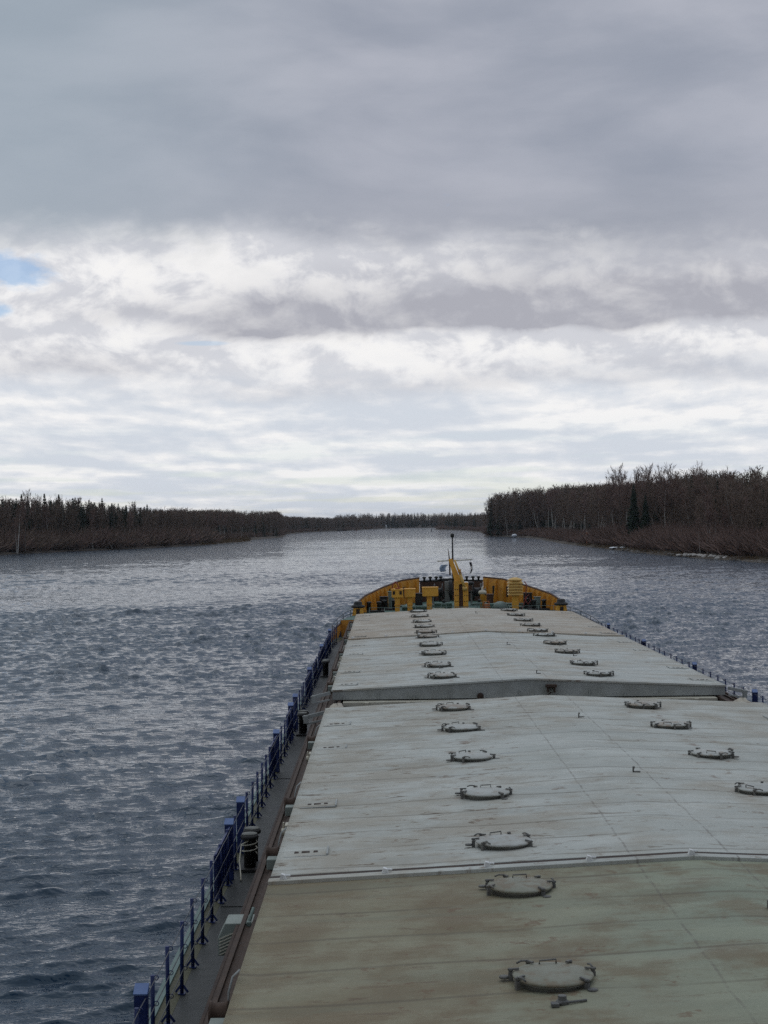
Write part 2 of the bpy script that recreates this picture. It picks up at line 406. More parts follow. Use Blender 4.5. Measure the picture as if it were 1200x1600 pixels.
# hatch coaming with a rusty ledge and two tracks on it
for sgn in (-1, 1):
    m = MB()
    X0 = lambda v: CX + sgn*v
    def bx(mb, u0, u1, y0, y1, z0, z1): mb.box(min(X0(u0), X0(u1)), max(X0(u0), X0(u1)), y0, y1, z0, z1)
    bx(m, 5.62, 5.70, 1.2, 84.8, 1.0, 3.19)
    bx(m, 5.70, 6.26, 1.2, 84.8, 3.02, 3.08)
    y = 2.4
    while y < 84: bx(m, 5.70, 6.2, y, y+.03, ZD+.004, 3.02); y += 1.05
    cm = m.build('coaming', MAT['rust'], ship)
    for u in (6.02, 6.17):
        r = MB(); bx(r, u, u+.055, 1.2, 84.8, 3.083, 3.13); r.build('cover_track', MAT['rust'], cm)
    e_ = MB(); bx(e_, 6.262, 6.30, 1.2, 84.8, 2.93, 3.085); e_.build('ledge_face', MAT['rust_and_shade'], cm)
# cross ends of the coaming and the beam below the open gap
m = MB(); m.box(CX-5.62, CX+5.62, 84.76, 84.84, 1.0, 3.19); m.build('coaming', MAT['rust'], ship)
m = MB(); m.box(CX-5.55, CX+5.55, 45.85, 46.4, 3.06, 3.17)
for i in range(9):
    xx = CX - 4.9 + i*1.22; m.box(xx, xx+.12, 45.72, 45.85, 2.9, 3.17)
gb = m.build('hatch_beam', MAT['cream'], ship)
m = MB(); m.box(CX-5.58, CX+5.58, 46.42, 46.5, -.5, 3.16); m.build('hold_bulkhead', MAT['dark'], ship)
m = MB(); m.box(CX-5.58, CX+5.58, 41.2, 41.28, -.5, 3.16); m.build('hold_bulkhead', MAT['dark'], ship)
# wrapped corner pads and side arms at the gap
for sgn in (-1, 1):
    m = MB()
    c0 = Vector((CX + sgn*5.62, 42.75, 3.2)); rng = random.Random(3 + sgn)
    vs, fs, nn, mm = [], [], 16, 9
    for i in range(mm):
        ph = PI/2*i/(mm-1)
        for k_ in range(nn):
            an = 2*PI*k_/nn; rr = 1 + .10*math.sin(3*an + i) + rng.uniform(-.03, .03)
            vs.append((c0.x + .27*rr*math.cos(ph)*math.cos(an), c0.y + .95*rr*math.cos(ph)*math.sin(an), c0.z + .29*math.sin(ph)*rr))
    fs = [(i*nn+k_, i*nn+(k_+1) % nn, (i+1)*nn+(k_+1) % nn, (i+1)*nn+k_) for i in range(mm-1) for k_ in range(nn)]
    m.add(vs, fs, True)
    cp = m.build('canvas_wrap', MAT['canvas'], None, loc=(c0.x, c0.y, c0.z))
    tag(cp, 'lumpy beige canvas wrap in the %s corner of the gap between hatch covers' % ('near left' if sgn < 0 else 'near right'), 'canvas wrap')
    for (yy, zz) in ((46.2, 3.42), (41.6, 3.40)):
        m = MB(); m.beam((CX+sgn*5.93, yy, zz), (CX+sgn*6.5, yy-.12, zz-.12), .05, .10)
        m.box(*sorted((CX+sgn*6.36, CX+sgn*6.48)), yy-.16, yy-.02, 3.135, zz-.06)
        m.beam((CX+sgn*5.95, yy, zz-.2), (CX+sgn*6.4, yy-.1, zz-.28), .04, .05)
        m.build('side_arm', MAT['grey'], ship, bevel=.006)
# cover wheels on the track (left and right), small blocks and bent hooks beside them
for sgn in (-1, 1):
    for yy in (6.2, 10.4, 16.6, 24.5, 28.9, 37.2, 49.8, 54.4, 61.8, 69.2, 74.2, 80):
        m = MB(); m.lathe((CX+sgn*6.06, yy, 3.26), [(.10,-.10),(.135,-.10),(.135,-.07),(.115,-.065),(.115,.065),(.135,.07),(.135,.10),(.10,.10)], 18, axis='x')
        wh = m.build('cover_wheel', MAT['rust'], ship)
        m = MB(); m.box(*sorted((CX+sgn*5.915, CX+sgn*6.02)), yy-.06, yy+.06, 3.2, 3.3); m.build('axle_block', MAT['rust_and_shade'], wh)
        m = MB(); m.box(*sorted((CX+sgn*5.95, CX+sgn*6.12)), yy-.52, yy-.26, 3.135, 3.30); m.build('stop_block', MAT['greybox'], ship, bevel=.015)
        m = MB(); m.tube([(CX+sgn*6.0, yy+.35, 3.13), (CX+sgn*5.99, yy+.37, 3.38), (CX+sgn*5.95, yy+.41, 3.53), (CX+sgn*5.87, yy+.44, 3.60)], .012, 6)
        m.build('bent_hook', MAT['grey'], ship)
    for yy in (26.6, 34.8, 52, 57.2, 59.6, 64.8, 72):
        m = MB(); m.box(*sorted((CX+sgn*5.93, CX+sgn*6.0)), yy-.15, yy+.15, 3.13, 3.34)
        m.lathe((CX+sgn*6.03, yy-.08, 3.22), [(.03,-.03),(.06,-.03),(.06,.03),(.03,.03)], 10, axis='x')
        m.tube([(CX+sgn*6.05, yy+.1, 3.14), (CX+sgn*6.03, yy+.04, 3.36)], .016, 6)
        m.build('locking_cleat', MAT['cream'], ship, bevel=.005)
# hydraulic drive beside the near cover
m = MB(); x0 = -2.47
m.prism([(-2.35,2.66),(-2.35,2.90),(-2.25,3.10),(-1.73,3.10),(-1.73,2.66)], 20.95, 21.45)
hd = m.build('drive_housing', MAT['greybox'], ship, bevel=.015)
m = MB()
for i in range(6): m.beam((-2.33, 20.942, 2.68+i*.042), (-2.14, 20.942, 2.76+i*.042), .012, .016, up=(0,1,0))
m.build('grill', MAT['cream'], hd)
m = MB(); m.box(-1.95, -1.89, 20.86, 20.94, 2.42, 3.14); m.tube([(-1.92,20.92,3.12),(-1.89,20.98,3.22),(-1.87,21.06,3.28)], .025, 8); m.build('drive_lever', MAT['gearpale'], hd, bevel=.008)
m = MB(); m.lathe((-2.15, 20.65, 2.12), [(.17,0),(.17,.30),(.14,.32),(.14,.40),(.10,.42),(.10,.48)], 18); m.lathe((-2.2, 20.2, 2.28), [(.10,-.45),(.13,-.45),(.13,.25),(.09,.27),(.09,.40)], 16, axis='y')
m.build('drive_motor', MAT['black'], hd)
m = MB()
m.tube([(-1.85,20.88,2.72),(-1.87,20.7,2.80),(-2.07,20.62,2.72),(-2.15,20.64,2.58)], .035, 8)
m.tube([(-1.73,20.9,2.9),(-1.71,20.8,2.94),(-1.71,20.7,2.78)], .045, 8)
m.tube([(-1.69,20.45,3.14),(-1.73,20.1,3.16),(-1.75,19.8,3.14)], .035, 8)
m.lathe((-1.72,20.5,3.1), [(.03,0),(.06,0),(.06,.1),(.03,.1)], 12)
m.build('drive_pipes', MAT['gearpale'], hd)

# ---- rail stanchions, wires, thick posts, solid boards, bollards
def make_stanchion(x, y):
    o = bpy.data.objects.new('stanchion', None)
    m = MB(); h = 1.0
    m.tube([(x,y,ZD+.02),(x,y,ZD+h)], .026, 8); m.box(x-.05,x+.05,y-.05,y+.05,ZD+.002,ZD+.02)
    m.obox((x+.04,y,ZD+.09),(.045,0,-.06),(0,.008,0),(.012,0,.009))
    m.obox((x-.04,y,ZD+.09),(.045,0,.06),(0,.008,0),(.012,0,-.009))
    for z in (.36,.66,.97):
        pts = [(x+.045+.028*math.cos(q), y, ZD+z+.028*math.sin(q)) for q in [i*PI/4 for i in range(9)]]
        m.tube(pts, .006, 5, cap=False)
    return m.build('stanchion', MAT['blue'], ship, loc=(x, y, ZD))
XL, XR = CX - 7.08, CX + 7.12
st0 = make_stanchion(XL, 1.5)
boards = {-1: [(27.9, 25.4), (39.8, 37.5), (45.9, 43.8), (57, 54.4), (63.2, 60), (67.8, 64.8), (71.4, 69.2), (76.6, 72.8)], 1: [(69.2, 68)]}
posts = {-1: [17.9, 27.9, 30.12, 39.9, 45.9, 48.2, 57.1, 67.8, 77.6], 1: [47.8, 57.12, 68.3, 79.2]}
rs_ = random.Random(11)
first = True
for sgn, xx, y0, y1 in ((-1, XL, 6.0, 82.8), (1, XR, 38.0, 86.0)):
    y = y0
    while y < y1:
        if not any(abs(y - p) < .35 for p in posts[sgn]):
            if first: o = st0; first = False
            else: o = st0.copy(); COL.objects.link(o); o.parent = ship
            o.location = Vector((xx + (half(y) - 7.38)*sgn + rs_.uniform(-.012,.012), y, ZD)) - ship.location
            o.rotation_euler = (rs_.uniform(-.018,.018), rs_.uniform(-.012,.022), 0 if sgn < 0 else PI)
        y += 1.26
for sgn, xx, y0, y1 in ((-1, XL+.045, 4.8, 82.8), (1, XR-.045, 36.8, 86.0)):
    for z in (.36, .66, .97):
        pts = []; y = y0; i = 0
        while y < y1:
            pts.append((xx + (half(y)-7.38)*sgn, y, ZD + z - (.012 if i % 2 else 0))); y += .63; i += 1
        m = MB(); m.tube(pts, .007, 5); m.build('rail_wire', MAT['wire'], ship)
for sgn, xx in ((-1, XL-.02), (1, XR)):
    for yp in posts[sgn]:
        m = MB(); hgt = 1.04
        m.prism([(xx-.075, ZD), (xx+.075, ZD), (xx+.075, ZD+hgt-.05), (xx-.075, ZD+hgt-.05)], yp-.07, yp+.07)
        p = m.build('rail_post', MAT['blue'], ship, bevel=.008)
        m = MB(); m.prism([(yp-.08, ZD+hgt-.047), (yp+.08, ZD+hgt-.047), (yp+.08, ZD+hgt+.05), (yp-.08, ZD+hgt-.03)], xx-.082, xx+.082, axis='x'); m.build('post_cap', MAT['bluetop'], p)
    for (ya, yb) in boards[sgn]:
        ya, yb = min(ya, yb), max(ya, yb); xo = xx + .0
        m = MB(); m.box(xo-.012, xo+.012, ya+.09, yb-.075, ZD+.22, ZD+.95)
        b = m.build('rail_board', MAT['blue'], ship, bevel=.004)
        m = MB()
        for z in (.22, .95): m.box(xo+.012, xo+.034, ya+.09, yb-.075, ZD+z-.02, ZD+z+.02)
        n_ = max(1, int((yb-ya)/.4))
        for i in range(1, n_): m.box(xo+.013, xo+.032, ya+.08+(yb-ya-.16)*i/n_-.012, ya+.08+(yb-ya-.16)*i/n_+.012, ZD+.245, ZD+.925)
        m.build('board_stiffener', MAT['blue'], b)
def bollard(x, y, z, name='bollard'):
    m = MB(); m.box(x-.19, x+.19, y-.48, y+.48, z+.003, z+.06)
    b = m.build(name, MAT['black'], ship, bevel=.01)
    for dy in (-.26, .26):
        m = MB(); m.lathe((x, y+dy, z+.06), [(.11,0),(.11,.50),(.16,.52),(.17,.56),(.15,.60)], 18); m.build('bitt', MAT['black'], b)
        m = MB(); m.lathe((x, y+dy, z+.662), [(.148,0),(.14,.02),(.05,.035)], 18); m.build('bitt_cap', MAT['ring'], b)
    return b
for yy in (28.9, 47.0, 64.6): bollard(XL+.28, yy, ZD); bollard(XR-.28, yy-.6 if yy < 60 else 66.2, ZD)
# pale rope turned round the first bollard
m = MB()
pts = [(XL+.28+.14*math.cos(q*.7), 28.64+.14*math.sin(q*.7), ZD+.30+.012*q) for q in range(27)]
pts += [(XL+.14, 28.5, ZD+.5), (XL+.12, 28.3, ZD+.25), (XL+.16, 28.1, ZD+.05), (XL+.2, 27.7, ZD+.03)]
m.tube(pts, .013, 7)
tag(m.build('mooring_rope', MAT['cream'], None, loc=(XL+.28, 28.64, ZD)), 'pale rope wound round the dark bollard at the left blue rail', 'rope')

# ---- wheelhouse front behind the viewer
m = MB(); m.box(CX-6.6, CX+6.6, -9, -1.6, ZD+.004, 7.2); m.box(CX-6.9, CX+6.9, -9.2, -1.4, 7.2, 7.35); m.box(CX-6.0, CX+6.0, -8.5, -2.4, 7.35, 10.2); m.box(CX-6.3, CX+6.3, -8.8, -2.1, 10.2, 10.35)
wl = m.build('wheelhouse', MAT['wall'], ship)
for i in range(9):
    m = MB(); xx = CX-5.6+i*1.25; m.box(xx, xx+1.0, -2.40, -2.37, 8.6, 9.6); m.build('window', MAT['glass'], wl)

# ------------------------------------------------------------------ hatch covers
def top_z(x): return ZR - (ZR - ZC)*abs(x - CX)/HW
def make_manhole(cov, x, y, lidmat, rot):
    z = top_z(x) - .025
    m = MB(); m.lathe((x, y, z), [(.38,0),(.38,.055),(.40,.057),(.40,.072),(.30,.074)], 40)
    o = m.build('manhole', MAT['ring'], cov, loc=(x, y, z))
    m = MB(); m.lathe((x, y, z), [(.405,.074),(.425,.08),(.425,.095),(.405,.108),(.25,.126),(.10,.134),(.02,.135)], 40)
    m.build('lid', lidmat, o)
    for k_, an in enumerate((0.35, 1.15, 2.2, 3.0, 3.75, 5.6)):
        an += rot; c, s = math.cos(an), math.sin(an)
        m = MB()
        px, py = x + .448*c, y + .448*s
        m.obox((px, py, z+.045), (.024*c, .024*s, 0), (-.018*s, .018*c, 0), (0, 0, .045))
        m.beam((px+.03*c, py+.03*s, z+.118), (x+.36*c, y+.36*s, z+.132), .03, .018)
        m.lathe((px, py, z+.10), [(.012,0),(.026,0),(.026,.03),(.012,.034)], 10)
        if k_ % 2 == 0: m.tube([(px, py, z+.13), (px-.09*s, py+.09*c, z+.142), (px-.15*s, py+.15*c, z+.125)], .011, 6)
        if k_ in (3, 5): m.lathe((px+.07*c, py+.07*s, z+.025), [(.02,0),(.055,0),(.055,.02),(.02,.025)], 12)
        m.build('clamp', MAT['clamp'], o)
    an = rot + 1.75; c, s = math.cos(an), math.sin(an)
    m = MB(); b0 = Vector((x+.30*c, y+.30*s, z+.12)); tn = Vector((-s, c, 0))
    m.tube([b0-tn*.09, b0-tn*.09+Vector((0,0,.045)), b0+tn*.09+Vector((0,0,.035)), b0+tn*.09], .010, 6); m.build('lid_handle', MAT['clamp'], o)
    return o
protoM = {}
def make_cover(y0, y1, mat, lidkey, label, offs, seed):
    cov = empty('hatch_cover', (CX, y0, ZC - .3)); tag(cov, label, 'hatch cover', 'row of steel hatch covers over the hold')
    rng = np.random.default_rng(seed)
    nx, ny = 56, int((y1 - y0)/.10)
    gx = np.linspace(-HW, HW, nx); gy = np.linspace(0, y1 - y0, ny)
    Xg, Yg = np.meshgrid(gx, gy)
    base = (ZR - ZC)*(1 - np.abs(Xg)/HW)
    pitch = 1.24
    sag = -.030*(np.sin(PI*((Yg + .2*seed)/pitch))**2)*(.55 + .45*np.sin(Xg*1.7 + seed + np.floor(Yg/pitch)*1.9))
    for _ in range(34):
        cx_, cy_ = rng.uniform(-HW, HW), rng.uniform(0, y1 - y0)
        sag += rng.uniform(-.022, .012)*np.exp(-(((Xg-cx_)/rng.uniform(.4, 1.1))**2 + ((Yg-cy_)/rng.uniform(.2, .6))**2))
    ed = np.minimum(1, np.minimum(Yg, (y1-y0) - Yg)/.12)*np.minimum(1, (HW - np.abs(Xg))/.1)
    Zg = .3 + base + sag*np.clip(ed, 0, 1)
    V = np.stack([Xg, Yg, Zg], -1).reshape(-1, 3)
    idx = np.arange(nx*ny).reshape(ny, nx)
    F = np.stack([idx[:-1,:-1], idx[:-1,1:], idx[1:,1:], idx[1:,:-1]], -1).reshape(-1, 4)
    # lip all round (rim of the plate)
    loop = list(idx[0,:]) + list(idx[1:,-1]) + list(idx[-1,-2::-1]) + list(idx[-2:0:-1,0])
    n0 = len(V); lv = V[loop].copy(); lv[:,2] -= .05
    V = np.vstack([V, lv]); L = len(loop)
    F2 = np.array([(loop[(i+1) % L], loop[i], n0+i, n0+(i+1) % L) for i in range(L)])
    o = np_mesh('cover_plate', V, np.vstack([F, F2]), [mat], cov, smooth=False)
    sm = np.zeros(len(F) + len(F2), bool); sm[:len(F)] = True; o.data.polygons.foreach_set('use_smooth', sm)
    # side and end skirts
    ins = .03; m = MB()
    zb = 3.205
    prof = [(CX-HW+ins, zb), (CX+HW-ins, zb), (CX+HW-ins, ZC-.045), (CX, ZR-.045), (CX-HW+ins, ZC-.045)]
    m.prism(prof, y0+ins, y1-ins)
    sk = m.build('skirt', MAT['grey'], cov)
    m = MB(); i_ = 0
    for xx in np.arange(CX-HW+.35, CX+HW-.2, 1.05):
        m.box(xx, xx+.022, y0-.012, y0+ins, 3.21, min(3.42, top_z(xx)-.06)) if i_ % 2 else m.box(xx, xx+.05, y0-.05, y0+ins, 3.215, 3.29)
        i_ += 1
    m.build('end_bracket', MAT['grey'], cov)
    # manholes, two rows
    for xx, side in ((1.69, 0), (6.55, 1)):
        for k_, of in enumerate(offs):
            y = y0 + of
            key = (lidkey, side)
            if key not in protoM: o = protoM[key] = make_manhole(cov, xx, y, MAT[lidkey], .15 if side == 0 else 2.4)
            else:
                o = copy_tree(protoM[key], cov)
                o.location = Vector((xx, y, top_z(xx) - .02)) - cov.location
                o.rotation_euler = (0, 0, [.0, .35, -.25, .12, -.4][(k_*2 + seed) % 5])
    # lifting sockets near both long edges
    for sgn in ((-1, 1) if seed > 1 else ()):
        for of in (1.5, 5.5, 12.4, 16.4):
            m = MB(); xc = CX + sgn*(HW - .42); yc = y0 + of; zz = top_z(xc) - .018
            slope = -sgn*(ZR-ZC)/HW
            m.obox((xc, yc, zz), (.33, 0, .33*slope), (0, .28, 0), (0, 0, .02))
            pl = m.build('lifting_socket', mat, cov)
            m = MB(); m.beam((xc - sgn*.33, yc-.28, zz-.33*slope*sgn+.015), (xc - sgn*.33, yc+.28, zz-.33*slope*sgn+.015), .025, .045)
            m.beam((xc - sgn*.33, yc-.29, zz+.010-.33*slope*sgn), (xc + sgn*.30, yc-.29, zz+.010+.30*slope*sgn), .025, .02); m.build('socket_rim', MAT['grey'], pl)
            for du, wd in ((-.14, .032), (0, .06), (.15, .032)):
                m = MB(); m.obox((xc+du, yc-.02, zz+du*slope+.022), (wd, 0, 0), (0, .055, 0), (0, 0, .004)); m.build('slot_shade', MAT['rust_and_shade'], pl)  # dark plate laid on top, painted as the shade inside a slot
    # raised joint flange at the far end with cleats
    return cov
covA = make_cover(1.7, 21.60, MAT['coverA'], 'lidA', 'olive tan stained hatch cover, the one nearest to the viewer', [1.9, 6.2, 10.4, 14.56, 18.56], 1)
covB = make_cover(21.96, 41.80, MAT['coverB'], 'lid', 'pale grey hatch cover with a rust streak, before the open gap', [1.16, 5.3, 9.5, 13.96, 17.9], 2)
covC = make_cover(46.24, 66.08, MAT['coverC'], 'lid', 'whitish hatch cover whose grey end wall faces the open gap', [1.86, 5.5, 10.2, 14.2, 18.4], 3)
covD = make_cover(66.36, 84.5, MAT['coverD'], 'lid', 'rusty beige hatch cover lying right before the yellow bow bulwark', [1, 4.5, 8.1, 12.4, 16.7], 4)
# flange strips at the joints
def joint(cov, ya, yb, m1, m2):
    for (x0, x1) in ((CX-HW, CX), (CX, CX+HW)):
        z0, z1 = top_z(x0), top_z(x1)
        m = MB(); m.beam((x0, ya, z0+.015), (x1, ya, z1+.015), .20, .07); m.build('joint_flange', m1, cov, bevel=.008)
    m = MB()
    for (x0, x1) in ((CX-HW+.02, CX), (CX, CX+HW-.02)): m.beam((x0, yb, top_z(x0)-.02), (x1, yb, top_z(x1)-.02), .30, .045)
    m.build('rubber_seal', MAT['rust_and_shade'], cov)
    for x in np.arange(-1.5, 9.9, 1.42):
        m = MB(); zz = top_z(x)+.04; m.prism([(x-.045, zz), (x+.06, zz), (x+.03, zz+.07), (x-.02, zz+.085)], ya-.03, ya+.06)
        m.tube([(x-.02, ya, zz+.06), (x+.10, ya+.06, zz+.045)], .018, 6); m.build('joint_cleat', MAT['white'], cov, bevel=.006)
joint(covA, 21.52, 21.78, MAT['coverB'], None)
joint(covC, 66.0, 66.23, MAT['coverD'], None)
# small eyes, bent lugs and a bolt standing on the plates
def lug(cov, x, y):
    z = top_z(x)
    m = MB(); m.obox((x, y, z+.045), (.012,0,0), (0,.03,0), (0,0,.055)); m.obox((x+.06, y, z+.008), (.07,0,0), (0,.03,0), (0,0,.008))
    m.lathe((x+.012, y, z+.085), [(.012,-.014),(.022,-.014),(.022,.014),(.012,.014)], 10, axis='x'); m.build('lifting_lug', MAT['clamp'], cov)
for x, y, c_ in ((4.57,29.0,covB),(4.57,18.76,covA),(4.57,59.2,covC),(4.6,47.9,covC),(4.55,79.6,covD),(1.7,51.0,covC),(6.6,55.0,covC),(4.57,37.2,covB)): lug(c_, x, y)
m = MB(); zz = top_z(1.7); m.lathe((1.7, 15.5, zz), [(.05,0),(.062,0),(.062,.035),(.045,.04),(.045,.085),(.02,.085)], 14)
m.tube([(1.60,15.42,zz+.02),(1.95,15.54,zz+.022)], .014, 7); m.box(1.58,1.66,15.38,15.47,zz,zz+.035)
bo = m.build('lashing_bolt', MAT['clamp'], covA, bevel=.004)
# rusty winch bracket on the end wall by the gap
m = MB(); m.box(4.70, 5.02, 46.05, 46.26, 3.52, 3.60); m.box(4.74, 4.78, 46.08, 46.26, 3.36, 3.52); m.box(4.94, 4.98, 46.08, 46.26, 3.36, 3.52)
m.build('end_step', MAT['rust'], covC, bevel=.01)
m = MB(); m.lathe((2.75, 46.22, 3.27), [(.01,-.03),(.10,-.03),(.10,.02),(.01,.02)], 16, axis='y'); m.build('end_drain', MAT['rust_and_shade'], covC)
m = MB(); m.tube([(4.86,46.18,3.36),(4.72,46.07,3.28),(4.70,46.05,3.18)], .018, 6); m.build('end_chain', MAT['rust_and_shade'], covC)

# ------------------------------------------------------------------ forecastle
ZF = 3.1
m = MB(); yf = [y for y in ys if y >= 86]
for y0, y1 in zip(yf, yf[1:]):
    z0 = ZF + .01*(y0-86); z1 = ZF + .01*(y1-86)
    m.add([(CX-half(y0)+.02, y0, z0), (CX+half(y0)-.02, y0, z0), (CX+half(y1)-.02*(half(y1) > 0), y1, z1), (CX-half(y1)+.02*(half(y1) > 0), y1, z1)], [(0,1,2,3)])
m.build('forecastle_deck', MAT['fgreen'], ship)
m = MB(); m.add([(CX-half(86)+.02, 86, ZD), (CX+half(86)-.02, 86, ZD), (CX+half(86)-.02, 86, ZF-.01), (CX-half(86)+.02, 86, ZF-.01)], [(0,1,2,3)]); m.build('forecastle_front', MAT['ochre'], ship)
def ztop(y):
    T = [(90,3.72),(92,4.10),(96,4.43),(99,4.74),(100.8,4.82),(102.4,4.82)]
    for (a0, b0), (a1, b1) in zip(T, T[1:]):
        if a0 <= y <= a1: return b0 + (b1-b0)*(y-a0)/(a1-a0)
    return T[0][1]
def wall_path(y0, y1, n, sgn): return [(CX+sgn*half(y0+(y1-y0)*i/n), y0+(y1-y0)*i/n) for i in range(n+1)]
def wall(path, zb, zt, th, sgn, mat, name, parent):
    m = MB(); L = len(path); vs = []
    for i, (x, y) in enumerate(path):
        a_, b_ = path[max(0, i-1)], path[min(L-1, i+1)]
        nx_, ny_ = (b_[1]-a_[1]), -(b_[0]-a_[0]); l_ = math.hypot(nx_, ny_) or 1
        nx_, ny_ = nx_/l_*-sgn, ny_/l_*-sgn
        z0, z1 = zb(y), zt(y)
        vs += [(x, y, z0), (x, y, z1), (x+nx_*th, y+ny_*th, z1), (x+nx_*th, y+ny_*th, z0)]
    fs = []
    for i in range(L-1):
        for k_ in range(4): fs.append((i*4+k_, i*4+(k_+1) % 4, (i+1)*4+(k_+1) % 4, (i+1)*4+k_))
    fs += [(0,1,2,3), tuple((L-1)*4+k_ for k_ in (3,2,1,0))]
    m.add(vs, fs)
    return m.build(name, mat, parent)
for sgn in (-1, 1):
    P = wall_path(90, 100.84, 26, sgn)
    bw = wall(P, lambda y: ZF, ztop, .03, sgn, MAT['ochre'], 'bulwark', ship)
    m = MB(); m.tube([(x, y, ztop(y)+.02) for x, y in P], .055, 7); m.build('bulwark_rim', MAT['rim'], bw)
    # stiffener plates inside
    for i in range(1, 26, 2):
        x, y = P[i]; a_, b_ = P[i-1], P[i+1]; tx, ty = b_[0]-a_[0], b_[1]-a_[1]; l_ = math.hypot(tx, ty); tx, ty = tx/l_, ty/l_
        nx_, ny_ = (ty, -tx) if sgn < 0 else (-ty, tx)
        z1 = ztop(y)
        vs = []
        for s_ in (-.014, .014):
            vs += [(x+nx_*.03+tx*s_, y+ny_*.03+ty*s_, z1-.03), (x+nx_*.16+tx*s_, y+ny_*.16+ty*s_, z1-.12), (x+nx_*.34+tx*s_, y+ny_*.34+ty*s_, ZF+.1), (x+nx_*.03+tx*s_, y+ny_*.03+ty*s_, ZF+.1)]
        m = MB(); m.add(vs, [(0,1,2,3),(7,6,5,4),(0,4,5,1),(1,5,6,2),(2,6,7,3),(3,7,4,0)]); m.build('bulwark_stay', MAT['yellow'], bw)
    # black mooring ports
    for yq in ((98.4, 99.8) if sgn > 0 else (97.2, 99.2)):
        x = CX+sgn*half(yq); ty = .12; x2 = CX+sgn*half(yq+.25); dx = x2 - x
        tdir = Vector((dx, .25, 0)).normalized(); nd = Vector((-tdir.y*-sgn*-1, 0, 0))
        nrm = Vector((tdir.y, -tdir.x, 0)) if sgn < 0 else Vector((-tdir.y, tdir.x, 0))
        m = MB(); c_ = Vector((x, yq, 3.98)) + nrm*.05; m.obox(c_, tdir*.19, nrm*.03, Vector((0,0,.33))); m.build('mooring_port', MAT['black'], bw, bevel=.02)
    # low wing sloping down to the main deck
    Pw = wall_path(81.2, 90.0, 14, sgn)
    lw = wall(Pw, lambda y: ZD - .05, lambda y: 2.3 + .75*min(1, max(0, (y-81.2)/6.8))**.7, .03, sgn, MAT['ochre'], 'bulwark', ship)
    m = MB(); m.tube([(x, y, 2.32 + .75*min(1, max(0, (y-81.2)/6.8))**.7) for x, y in Pw], .05, 7); m.build('bulwark_rim', MAT['rim'], lw)
    m = MB()
    for off in (.22, .42): m.tube([(x, y, 2.3+off + .75*min(1, max(0, (y-81.2)/6.8))**.7) for x, y in Pw], .018, 6)
    for x, y in Pw[::3]: zq = 2.3 + .75*min(1, max(0, (y-81.2)/6.8))**.7; m.tube([(x, y, zq), (x, y, zq+.43)], .018, 6)
    m.build('handrail', MAT['wire'], lw)
    # end fairlead: dark roller head on a yellow foot
    xf, yf_ = CX + sgn*(half(90.0)-.16), 89.7
    m = MB(); m.prism([(xf-.34, ZF), (xf+.34, ZF), (xf+.27, 3.56), (xf-.27, 3.56)], yf_-.28, yf_+.28)
    ff = m.build('fairlead', MAT['yellow'], ship, bevel=.02)
    m = MB(); m.lathe((xf, yf_, 3.56), [(.36,0),(.42,.05),(.40,.12),(.24,.18),(.25,.30),(.20,.36),(.10,.38)], 18); m.build('roller_head', MAT['black'], ff)
    m = MB(); m.box(xf-.10, xf+.10, yf_-.30, yf_-.281, 3.16, 3.5); m.build('gap_shade', MAT['rust_and_shade'], ff)  # dark plate on the foot imitates a shaded gap
# low front part between the wings with roller heads
Pc = [(CX + 2.05*math.cos(q), 100.84 + 1.44*math.sin(q)) for q in [PI - PI*i/12 for i in range(13)]]
fb = wall(Pc, lambda y: ZF, lambda y: 4.58, .03, -1, MAT['rim'], 'bulwark', ship)
m = MB(); m.tube([(x, y, 4.6) for x, y in Pc], .06, 7); m.build('bulwark_rim', MAT['black'], fb)
for dx in (-1.75, -1.35, -.95, -.65, 1.05, 1.45, 1.8):
    m = MB(); m.lathe((CX+dx, 101.1 + .9*(1-abs(dx)/2), 4.62), [(.07,0),(.07,.16),(.13,.18),(.13,.25),(.05,.29)], 14); m.build('guide_roller', MAT['black'], fb)
# box ventilators on pedestals
def vent(px, y, w_, h_, zb, holes, pw=.30, dx=0.0):
    x = px
    m = MB(); m.prism([(x-pw/2, ZF), (x+pw/2, ZF), (x+pw/2, zb), (x-pw/2, zb)], y-pw/2, y+pw/2)
    v = m.build('ventilator', MAT['yellow'], ship, bevel=.02)
    m = MB(); m.box(x-pw/2-.03, x+pw/2+.03, y-pw/2-.03, y+pw/2+.03, (ZF+zb)/2-.03, (ZF+zb)/2+.03); m.build('clamp_band', MAT['ochre'], v)
    m = MB(); x += dx; m.box(x-w_/2, x+w_/2, y-.32, y+.32, zb, zb+h_)
    m.box(x-w_/2-.02, x+w_/2+.02, y-.34, y+.34, zb+h_-.05, zb+h_+.012)
    hd = m.build('ventilator_head', MAT['yellow'], v, bevel=.03)
    if holes:
        for hx in (-.21, .19): m = MB(); m.box(x+hx-.07, x+hx+.07, y-.336, y-.322, zb+h_*.36, zb+h_*.78); m.build('opening_shade', MAT['rust_and_shade'], hd)  # dark plate on the face imitates the shade of a hole
    return v
vent(.62, 92, .68, .50, 4.02, True)
vent(1.36, 92.2, .66, .50, 4.02, False)
vent(2.52, 92.2, .94, .54, 4.06, False, dx=.06)
